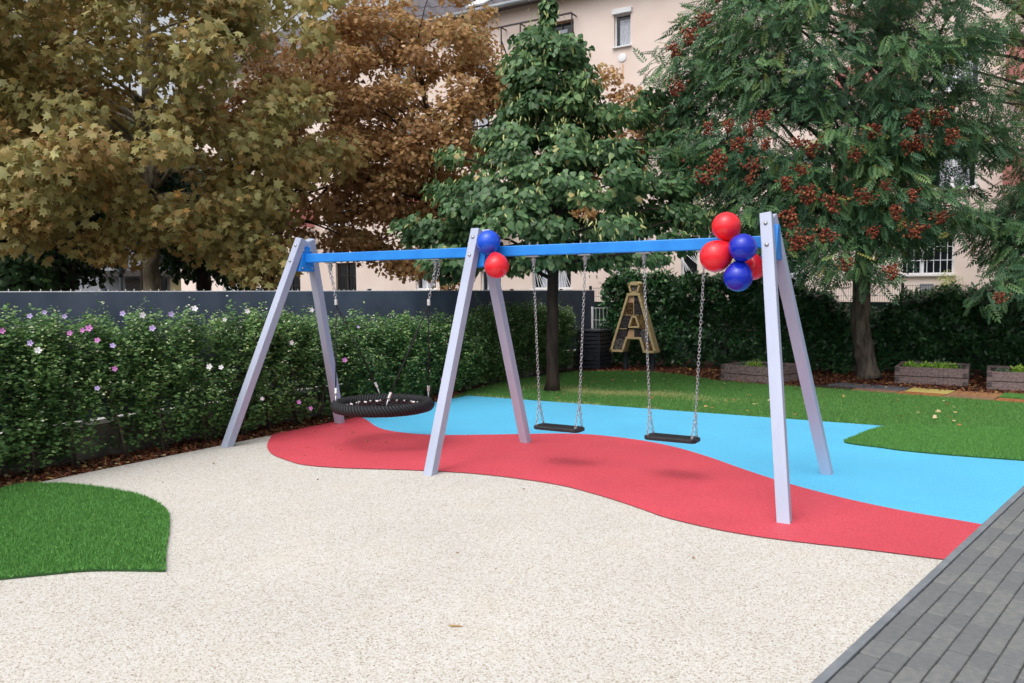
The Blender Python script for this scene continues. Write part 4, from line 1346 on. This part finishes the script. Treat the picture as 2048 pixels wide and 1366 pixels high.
for a, b, c, d_, st in WIN:
    yw = YB + .14
    fr = MB()
    fw = .055
    fm_ = M['brownframe'] if st == 'loggia' else M['darkmetal'] if st == 'dark' else M['white']
    for (p, q, w1) in (((a + fw / 2, c), (a + fw / 2, d_), fw), ((b - fw / 2, c), (b - fw / 2, d_), fw)):
        fr.bar((p[0], yw, p[1]), (q[0], yw, q[1]), w1, .07)
    fr.box(((a + b) / 2, yw, c + fw / 2), (b - a - 2 * fw, .07, fw)).box(((a + b) / 2, yw, d_ - fw / 2), (b - a - 2 * fw, .07, fw))
    if b - a > .8:
        fr.box(((a + b) / 2 - .12 * (st == 'bars2'), yw, (c + d_) / 2), (.08, .07, d_ - c - 2 * fw))
    wn = fr.build('window', fm_, bd, org=((a + b) / 2, yw, c))
    MB().box(((a + b) / 2, yw + .02, (c + d_) / 2), (b - a - 2 * fw + .01, .01, d_ - c - 2 * fw + .01)).build('pane', M['glass'], wn)
    if st in ('roller', 'plain', 'bars', 'loggia', 'diag2'):
        zc = c + fw
        hgt = (d_ - c - 2 * fw)
        # a net curtain close behind the pane covers part of it
        MB().box(((a + b) / 2 + .05, yw + .008, zc + hgt * .44), ((b - a) * .62, .008, hgt * .86)).build('curtain', M['curtain'], wn)
    MB().box(((a + b) / 2, YB - .03, c - .025), (b - a + .08, .14, .04)).build('sill', M['white'], wn)
    if st == 'roller':
        MB().box(((a + b) / 2, YB - .02, d_ + .07), (b - a + .10, .14, .17)).build('roller_box', M['white'], wn, bevel=.01)
    if st in ('bars', 'bars2', 'dark'):
        g = MB()
        n = max(4, int((b - a) / .16))
        for k in range(1, n):
            x = a + (b - a) * k / n
            g.tube([(x, YB + .06, c + .01), (x, YB + .06, d_ - .01)], .011, 5)
        for z in (c + (d_ - c) * .36, c + (d_ - c) * .7):
            g.tube([(a, YB + .063, z), (b, YB + .063, z)], .010, 5)
        g.build('window_bars', M['white'] if st != 'dark' else M['darkmetal'], wn)
    if st in ('diag', 'diag2'):
        g = MB()
        cells = [(a, b)] if st == 'diag' else [(a, a + (b - a) * .35), (a + (b - a) * .37, a + (b - a) * .68), (a + (b - a) * .70, b)]
        for (p, q) in cells:
            for k in range(5):
                f = k / 4
                g.tube([(p, YB + .05, c + (d_ - c) * .98 * (1 - .2 * f)), (p + (q - p) * f, YB + .05, c)], .011, 5)
                g.tube([(q, YB + .053, c + (d_ - c) * (.55 + .1 * f)), (p + (q - p) * f, YB + .053, d_)], .010, 5)
            g.tube([(p, YB + .05, c), (p, YB + .05, d_)], .014, 5)
        g.build('diagonal_grille', M['white'], wn)
# eaves, gutter and roof
rf = MB().prism([(X0 - .4, YB - .45, 11.98), (X0 - .4, YB + 5.5, 15.6), (X0 - .4, YB + 11.5, 11.98)], (X1 - X0 + .8, 0, 0)).build('roof', M['roof'], bd, org=(-4, YB, 12))
tb = MB()
for i in range(14):       # courses of tiles near the eave
    yy, zz = YB - .47 + i * .28, 12.0 + i * .28 * .608
    for j in range(88):
        x = X0 - .3 + j * .5 + (i % 2) * .25
        tb.box((x, yy + .13, zz + .10 + .01 * ((i * 7 + j * 3) % 4)), (.49, .33, .03), Matrix.Rotation(math.atan(.608), 3, 'X'))
tb.build('tiles', M['roof'], rf, kind='stuff')
MB().tube([(X0 - .4, YB - .52, 11.98), (X1 + .4, YB - .52, 11.98)], .085, 10).build('gutter', M['gutter'], rf, smooth=True)
for j in range(22):
    x = X0 + j * 2
    MB().box((x, YB - .52, 11.98), (.03, .19, .19)).build('gutter_bracket', M['gutter'], rf, org=(x, YB - .52, 11.98))
MB().box((-9.6, YB + .35, 12.62), (.8, 1.1, .06), Matrix.Rotation(math.atan(.608), 3, 'X')).build('skylight', M['white'], rf)
MB().lathe((-3.72, YB - .012, 9.58), [(.145, 0), (.14, .02), (.06, .03), (.01, .03)], 20, (0, -1, 0)).build('vent_disc', M['white'], bd, org=(-3.72, YB, 9.58))
MB().box((-3.70, YB - .003, 9.05), (.07, .004, .62)).build('rust_streak', M['rust'], bd, org=(-3.7, YB, 9.05))
MB().box((5.63, YB - .03, 1.72), (.34, .06, .26)).build('wall_vent', M['gutter'], bd, org=(5.63, YB, 1.72))
# clothes rack outside the loggia
rk = MB()
for z in (11.27,):
    rk.bar((-8.6, YB - .35, z), (-5.45, YB - .35, z), .05, .06, (0, 0, 1))
for x in (-8.3, -7.5, -6.3, -5.45):
    rk.bar((x, YB - .35, 11.25), (x, YB - .35, 10.4), .04, .04)
    rk.bar((x, YB - .35, 10.8), (x, YB - .01, 10.4), .035, .035)
    rk.bar((x, YB - .35, 11.25), (x, YB, 11.25), .035, .035)
rk.build('drying_rack', M['darkmetal'], bd, org=(-7, YB, 11))
MB().box((-9.9, YB - .3, 10.9), (.9, .6, .07), Matrix.Rotation(.3, 3, 'X')).build('canopy', M['darkmetal'], bd, org=(-9.9, YB, 10.9))
for (x0, x1, z) in ((3.2, 5.2, 4.3), (3.2, 5.2, 7.0), (3.2, 5.2, 9.7), (7.4, 9.6, 4.3), (7.4, 9.6, 7.0), (7.4, 9.6, 9.7), (-19.2, -18.0, 4.4), (-12.4, -10.8, 4.4), (-9.4, -8.0, 4.3), (-3.2, -2.0, 7.0)):
    cx = (x0 + x1) / 2
    bc = MB().box((cx, YB - .45, z), (x1 - x0, .9, .14)).build('balcony', M['wall'], bd, org=(cx, YB, z))
    MB().box((cx, YB - .88, z + .56), (x1 - x0, .05, .92)).build('parapet', M['pinkpanel'], bc)
    for x in (x0 + .03, x1 - .03):
        MB().box((x, YB - .44, z + .56), (.05, .82, .92)).build('side_panel', M['pinkpanel'], bc)
# a pale creeper at the wall foot
sh = thing('wall_shrub', 'pale yellow-green shrub at the foot of the pink house wall', 'shrub', (6.25, 18.5, 0))
batch_mesh('foliage', [clump_leaves(ellip((6.25, 18.5, 1.4), (.3, .3, .8), 24, .2), (.2, .2, .25), 60, (6.25, 18.5, 1), .09, T_STRIP)], M['bract'], sh)
MB().tube([(6.25, 18.5, -.05), (6.25, 18.5, 1.6)], [.03, .01], 6).build('stem', M['bark_dark'], sh)

# ------------------------------------------------------------------ far building and lamp at left, seen under the trees
fb = thing('far_building', 'pale grey building with blue pilasters and shopfront far left', 'building', (-40, 25, 0))
MB().box((-44, 27, 5.4), (18, 9, 10.8), Matrix.Rotation(.53, 3, 'Z')).build('wall', M['wallfar'], fb, org=(-44, 27, 5))
Rf = Matrix.Rotation(.53, 3, 'Z')
def fpt(s, n, z): return Vector((-44, 27, 0)) + Rf @ Vector((s, -4.5 - n, z))
for s in (2.4, 3.9, 5.4, 7.0):
    MB().box(fpt(s, .12, 6.6), (.42, .3, 7), Rf).build('pilaster', M['pilaster'], fb, org=fpt(s, 0, 6))
MB().box(fpt(5, .8, 2.95), (8, 1.6, .35), Rf).build('canopy', M['darkmetal'], fb, org=fpt(5, .8, 3))
for s, m_ in ((3.2, 'darkmetal'), (4.6, 'glass'), (6.0, 'cream'), (7.2, 'cream')):
    MB().box(fpt(s, .05, 1.5), (1.15, .2, 2.3), Rf).build('shop_panel', M[m_], fb, org=fpt(s, 0, 1.4))

lp = thing('street_lamp', 'grey street lamp with flat round cap behind the dark fence', 'lamp', (-15.1, 7.94, 0))
MB().lathe((-15.1, 7.94, -.06), [(.09, 0), (.09, .5), (.055, .56), (.05, 2.25), (.07, 2.27), (.07, 2.33)], 12).build('pole', M['lampgrey'], lp, smooth=False)
MB().lathe((-15.1, 7.94, 2.27), [(.05, 0), (.14, .06), (.16, .35), (.15, .42)], 14).build('lantern', M['lampgrey'], lp, smooth=False)
MB().lathe((-15.1, 7.94, 2.69), [(.24, 0), (.25, .02), (.18, .07), (.02, .10)], 18).build('cap', M['lampcap'], lp, smooth=True)

# ------------------------------------------------------------------ trees
# plane tree
b = (-8.04, 3.96, 0)
C = np.concatenate([
    ellip((-7.4, 3.2, 5.7), (4.4, 3.6, 3.6), 120, .55, 2.6),
    np.array([(-4.79, 3.62, 2.75), (-4.5, 3.75, 2.1), (-4.2, 3.95, 2.4), (-4.9, 3.6, 2.35), (-5.3, 3.4, 2.9), (-7.08, 1.15, 3.2), (-7.5, 1.1, 3.0), (-6.6, 1.4, 3.3), (-5.9, 1.9, 3.5), (-7.9, .9, 3.5), (-8.0, 1.5, 2.8), (-6.1, 2.5, 3.1), (-4.4, 3.6, 3.4), (-3.9, 4.2, 4.0), (-4.0, 4.0, 5.2), (-3.6, 4.3, 6.4), (-3.7, 4.5, 7.2), (-4.4, 3.2, 6.8), (-5.4, 2.4, 7.0), (-6.4, 1.4, 6.9), (-7.6, .6, 6.6), (-5.0, 2.6, 5.4),
              (-7.7, 2.76, 6.57), (-7.76, 2.09, 5.77), (-6.7, 2.5, 5.98), (-8.31, 1.73, 5.3), (-7.35, 2.3, 5.39), (-8.23, 2.11, 6.67), (-8.79, 1.76, 6.39), (-6.99, 2.62, 6.88)])])
make_tree('plane_tree', 'big plane tree with yellow-brown lobed leaves and pale mottled trunk', b,
          [(b, .20), ((-8.05, 3.95, 1.8), .165), ((-8.0, 3.98, 4.2), .14), ((-7.95, 3.95, 6.5), .11), ((-8.0, 4.0, 9.0), .05)], M['bark_plane'],
          [clump_leaves(C, (.64, .64, .42), 190, (-7.4, 3.6, 5.2), .165, T_PLANE, droop=.55, out=.7, up=.45, jit=.95)], M['leaf_plane'], C, 4, .045, .5, zlow=3.4)
# brown maples
def brown(label, base, cen, rad, m, zmin, extra=None, lean=None):
    C = ellip(cen, rad, m, .4, zmin)
    if extra is not None: C = np.concatenate([C, np.array(extra)])
    bx, by, _ = base
    mid = lean or (bx, by, 2.6)
    make_tree('brown_maple', label, base, [(base, .16), ((bx - .02, by, 1.6), .13), (mid, .11), ((mid[0] * .6 + cen[0] * .4, mid[1] * .6 + cen[1] * .4, 4.6), .08), ((cen[0], cen[1], cen[2] + rad[2] * .7), .03)], M['bark_dark'],
              [clump_leaves(C, (.52, .52, .30), 150, cen, .125, T_MAPLE, droop=.45, out=.6, up=.6, jit=.75)], M['leaf_brown'], C, 3, .04, .6, zlow=2.9, group='autumn brown maples')
brown('brown autumn maple with dark forked trunk, right of the plane tree', (-7.88, 6.97, 0), (-6.95, 7.8, 5.6), (2.3, 2.2, 3.4), 66, 2.7, lean=(-7.75, 7.1, 2.7))
brown('tallest brown autumn maple with russet crown, left of the linden', (-4.38, 10.3, 0), (-5.6, 9.7, 5.9), (3.0, 2.3, 3.7), 125, 2.5,
      [(-4.9, 8.9, 2.5), (-4.3, 8.8, 2.2), (-3.9, 9.0, 2.0), (-6.5, 8.8, 3.0), (-6.1, 8.6, 2.7), (-4.6, 9.6, 8.2), (-5.4, 9.2, 8.3), (-6.2, 8.8, 8.2), (-3.8, 10.2, 7.6), (-3.4, 10.4, 7.2), (-3.1, 10.6, 6.2), (-3.0, 10.6, 5.0), (-4.5, 8.4, 4.6), (-5.2, 8.2, 5.2),
       (-4.3, 10.27, 5.26), (-4.43, 9.77, 4.22), (-4.12, 10.7, 6.44), (-4.38, 9.26, 3.2), (-5.04, 9.13, 3.59), (-5.63, 8.5, 2.96), (-6.13, 7.99, 3.08), (-4.36, 10.62, 7.46), (-3.8, 10.8, 6.92), (-4.63, 8.58, 2.22), (-5.05, 8.34, 2.34), (-6.41, 7.62, 3.54)])
brown('slim brown autumn maple peeping out behind the linden', (-.63, 11.9, 0), (-.9, 11.2, 4.9), (1.5, .9, 1.9), 20, 2.6, [(-.35, 11.2, 6.3), (-.9, 11.1, 6.8), (.15, 11.3, 5.6)])
# dark trees at far left
def darktree(label, base, cen, rad, m, per=150, low=None):
    C = ellip(cen, rad, m, .3, 1.75)
    if low is not None: C = np.concatenate([C, ellip(*low)])
    bx, by, _ = base
    make_tree('dark_tree', label, base, [(base, .26), ((bx + .05, by, 2.0), .2), ((bx + .1, by, 4.0), .15), ((cen[0], cen[1], cen[2] + rad[2] * .6), .04)], M['bark_dark'],
              [clump_leaves(C, (.75, .75, .5), per, cen, .16, T_HEART, droop=.5, out=.6, up=.5)], M['leaf_dark'], C, 3, .07, .7, group='dark trees at the left')
darktree('dark green tree with thick trunk at the left edge', (-12.6, 4.76, 0), (-13.2, 5.0, 4.8), (2.8, 2.6, 2.8), 66)
darktree('dark green tree behind the street lamp', (-16.3, 9.6, 0), (-16.4, 9.7, 5.0), (2.6, 2.2, 2.6), 45)
darktree('shadowy dark tree between the plane trunk and the forked maple', (-12.3, 8.6, 0), (-12.2, 8.7, 3.4), (1.9, 1.6, 2.2), 34)
darktree('leaning dark tree cut off by the left edge of the view', (-13.9, 3.3, 0), (-13.2, 2.7, 4.0), (2.2, 1.8, 2.6), 60, low=((-12.6, 3.0, 2.2), (1.9, 1.3, .8), 26, .2))

# linden
LB = (0.84, 5.2, 0)
cl, rads = [], []
for zt, rr, n in ((2.25, 1.5, 9), (2.45, 2.1, 13), (2.8, 2.35, 15), (3.1, 2.2, 14), (3.5, 1.95, 13), (3.9, 1.6, 11), (4.3, 1.25, 9), (4.7, 1.0, 8), (5.1, .85, 7), (5.5, .72, 6), (5.85, .50, 4)):
    for k in range(n):
        a = 2 * math.pi * (k + random.random() * .7) / n
        q = rr * random.uniform(.5, 1.0) * (1 + .16 * math.sin(3 * a + zt * 4))
        if random.random() < .14: continue
        cl.append((LB[0] - .12 + q * math.cos(a), LB[1] + .1 + q * math.sin(a), zt + random.uniform(-.12, .16) - .06 * q))
cl += [(.62, 5.45, 6.2), (.63, 5.5, 6.5), (1.95, 6.3, 4.7), (2.3, 6.4, 4.3), (2.1, 6.5, 5.0), (2.55, 6.4, 3.9), (2.7, 6.1, 3.4), (3.0, 5.95, 2.9), (2.9, 5.8, 2.5), (-.85, 3.7, 2.75), (-.6, 3.9, 2.4), (-1.0, 3.9, 2.6), (-.3, 4.2, 3.2)]
for k in range(16):       # inner foliage
    a = random.uniform(0, 6.28); q = random.uniform(.2, .9); z = random.uniform(2.4, 5.4)
    cl.append((LB[0] - .1 + q * math.cos(a) * (1 - .1 * z), LB[1] + .1 + q * math.sin(a) * (1 - .1 * z), z))
C = np.array(cl)
RD = np.tile(np.array([.38, .38, .20]), (len(C), 1))
RD[(C[:, 2] > 6.1)] = (.14, .14, .2)
def linden_extra(t):
    batch_mesh('bracts', [clump_leaves(C, (.44, .44, .27), 26, (.75, 5.3, 3), .09, T_STRIP, droop=.9, out=.4, up=.2)], M['bract'], t, kind='stuff')
make_tree('linden_tree', 'green conical linden tree on the lawn behind the swing beam', LB,
          [(LB, .115), ((.83, 5.22, 1.0), .10), ((.85, 5.22, 2.1), .09), ((.72, 5.35, 4.2), .06), ((.62, 5.5, 6.6), .012)], M['bark_dark'],
          [clump_leaves(C, RD, 185, (.75, 5.3, 2.6), .105, T_HEART, droop=.75, out=.55, up=.45, jit=.55)], M['leaf_linden'], C, 2, .035, .35, linden_extra, zlow=1.95)

# golden rain trees with russet pods
POD_MESH = []
def pod_mesh():
    n = 64
    ax = rng.random(n)
    Pp = np.c_[rng.normal(size=n) * .10 * (.25 + .75 * ax), rng.normal(size=n) * .07 * (.25 + .75 * ax), -.15 + .24 * ax]
    d = np.c_[rng.normal(size=(n, 2)) * .5, -np.ones(n)]
    nn = rng.normal(size=(n, 3))
    t3 = [(0, 0, 0)] + [(.38 * math.cos(a), .45, .38 * math.sin(a)) for a in (0, 2.09, 4.19)] + [(0, 1, 0)]
    tf = [(0, 1, 2), (0, 2, 3), (0, 3, 1), (4, 2, 1), (4, 3, 2), (4, 1, 3)]
    return [((np.array(t3, float), np.array(tf)), Pp, frames(d, nn), rng.uniform(.042, .066, n), rng.random(n))]
def pods(t, spots):
    for i, p in enumerate(spots):
        p = Vector(p) + Vector((.27, -.46, .04))       # the panicles stand out beyond the leaves
        if len(POD_MESH) < 4:
            o = batch_mesh('pod_cluster', pod_mesh(), M['pod'], t, org=(0, 0, 0), kind='stuff')
            POD_MESH.append(o)
            ORG[o.name] = Vector(p)
            o.location = Vector(p) - ORG[t.name]
        else:
            o = copy_mesh(POD_MESH[i % 4], t, p)
        o.rotation_euler = (random.uniform(-.3, .3), random.uniform(-.3, .3), random.uniform(0, 6.28))
        s = random.uniform(.8, 1.35)
        o.scale = (s * random.uniform(.9, 1.4), s, s * random.uniform(.7, 1.1))
PODS = [(3.11, 5.97, 4.17), (3.39, 6.13, 4.21), (3.67, 6.29, 4.17), (3.88, 6.4, 3.93), (3.53, 6.2, 3.93), (3.26, 6.02, 3.69), (3.1, 5.91, 3.49), (3.71, 6.28, 3.61), (3.83, 6.4, 4.33), (4.29, 6.65, 3.93), (4.5, 6.77, 3.85), (5.06, 7.09, 3.76), (5.29, 7.25, 4.12), (5.87, 7.61, 4.32), (6.14, 7.77, 4.35), (5.81, 7.55, 3.92), (5.95, 7.63, 3.96), (6.36, 7.88, 4.03), (5.46, 8.22, 4.8), (2.98, 6.87, 6.46), (4.04, 7.48, 6.24), (2.81, 6.74, 6.08), (4.8, 6.88, 3.04), (5.21, 7.13, 3.12), (5.83, 7.5, 3.12), (5.63, 7.37, 2.88), (5.33, 7.16, 2.56), (4.4, 6.61, 2.49), (4.74, 6.81, 2.52), (4.45, 6.69, 3.17), (6.22, 7.71, 2.79), (5.88, 7.49, 2.6), (5.0, 6.93, 2.08), (5.59, 7.27, 1.96), (5.48, 7.31, 3.28), (4.37, 6.67, 3.53), (4.17, 6.53, 3.33), (4.22, 6.52, 2.81), (4.33, 6.56, 2.41), (3.69, 6.25, 3.37), (2.39, 6.45, 5.58), (2.6, 6.6, 5.83), (2.44, 6.44, 4.99)]
KB = (5.24, 9.71, 0)
C = np.concatenate([
    ellip((4.5, 8.7, 5.0), (2.8, 2.3, 3.4), 140, .4, 2.55),
    np.array(PODS) + np.array([-.22, .42, -.05]) + rng.normal(size=(len(PODS), 3)) * .08,
    np.array([(4.6, 7.0, 2.4), (5.0, 7.1, 2.15), (6.3, 7.9, 3.0), (6.6, 8.2, 2.85), (6.9, 8.5, 2.9), (5.9, 7.6, 2.95), (3.0, 6.6, 5.4), (3.4, 6.7, 5.9), (3.2, 6.8, 6.6), (3.8, 6.7, 5.2), (2.7, 6.8, 4.7), (4.2, 6.7, 2.6), (3.6, 6.5, 2.9), (6.7, 8.6, 3.4), (6.9, 8.9, 4.0)])])
make_tree('golden_rain_tree', 'green feathery golden rain tree with russet pods and thick grey trunk', KB,
          [(KB, .20), ((5.16, 9.66, .55), .175), ((5.08, 9.6, 1.1), .165), ((5.12, 9.6, 2.3), .16), ((5.3, 9.75, 3.6), .14), ((5.5, 9.9, 5.2), .12), ((5.3, 9.9, 7.4), .06)], M['bark_grey'],
          [clump_leaves(C, (.50, .50, .34), 74, (4.7, 9.0, 4.6), .265, T_PINNATE, droop=.35, out=.8, up=.7, jit=.6)], M['leaf_koel'], C, 3, .05, .6, lambda t: pods(t, PODS), zlow=2.7)
KB2 = (9.6, 10.3, 0)
P2 = [(7.04, 8.22, 1.55), (7.6, 8.56, 1.67), (7.9, 8.7, 2.2)]
C = np.concatenate([ellip((8.3, 9.5, 2.75), (1.35, 1.0, 1.35), 46, .3, 1.35), np.array(P2) + np.array([.1, .2, .1]), ellip((9.6, 10.2, 4.6), (1.6, 1.4, 1.4), 24, .3)])
make_tree('golden_rain_tree', 'drooping bluish-green golden rain tree at the right edge of the view', KB2,
          [(KB2, .16), ((9.6, 10.3, 1.4), .13), ((9.5, 10.2, 3), .10), ((9.5, 10.2, 5.2), .04)], M['bark_grey'],
          [clump_leaves(C, (.46, .46, .36), 62, (8.6, 9.8, 2.6), .27, T_PINNATE, droop=.5, out=.8, up=.6)], M['leaf_koel'], C, 2, .05, .5, lambda t: pods(t, P2), zlow=1.9)
RB = (11.2, 13.6, 0)
C = np.concatenate([ellip((8.0, 13.6, 6.4), (2.6, 1.8, 2.6), 62, .25, 3.6), ellip((10.6, 13.6, 7), (2, 1.6, 2), 20, .3)])
make_tree('locust_tree', 'sparse dark-branched locust tree with tiny leaves at top right', RB,
          [(RB, .26), ((11.0, 13.6, 2.5), .22), ((9.8, 13.6, 4.6), .17), ((8.4, 13.6, 6.7), .10), ((6.6, 13.3, 8.4), .03)], M['bark_dark'],
          [clump_leaves(C, (.6, .6, .42), 66, (8.4, 13.8, 6), .20, T_ROBINIA, droop=.45, out=.7, up=.6)], M['leaf_rob'], C, 2, .06, .5)

# the sky beyond the roofs is the world itself; nothing else is lit
tot = sum(len(o.data.loop_triangles) if o.type == 'MESH' and o.data.loop_triangles else (len(o.data.polygons) if o.type == 'MESH' else 0) for o in SC.objects)
print('polys about', tot, 'objects', len(SC.objects))
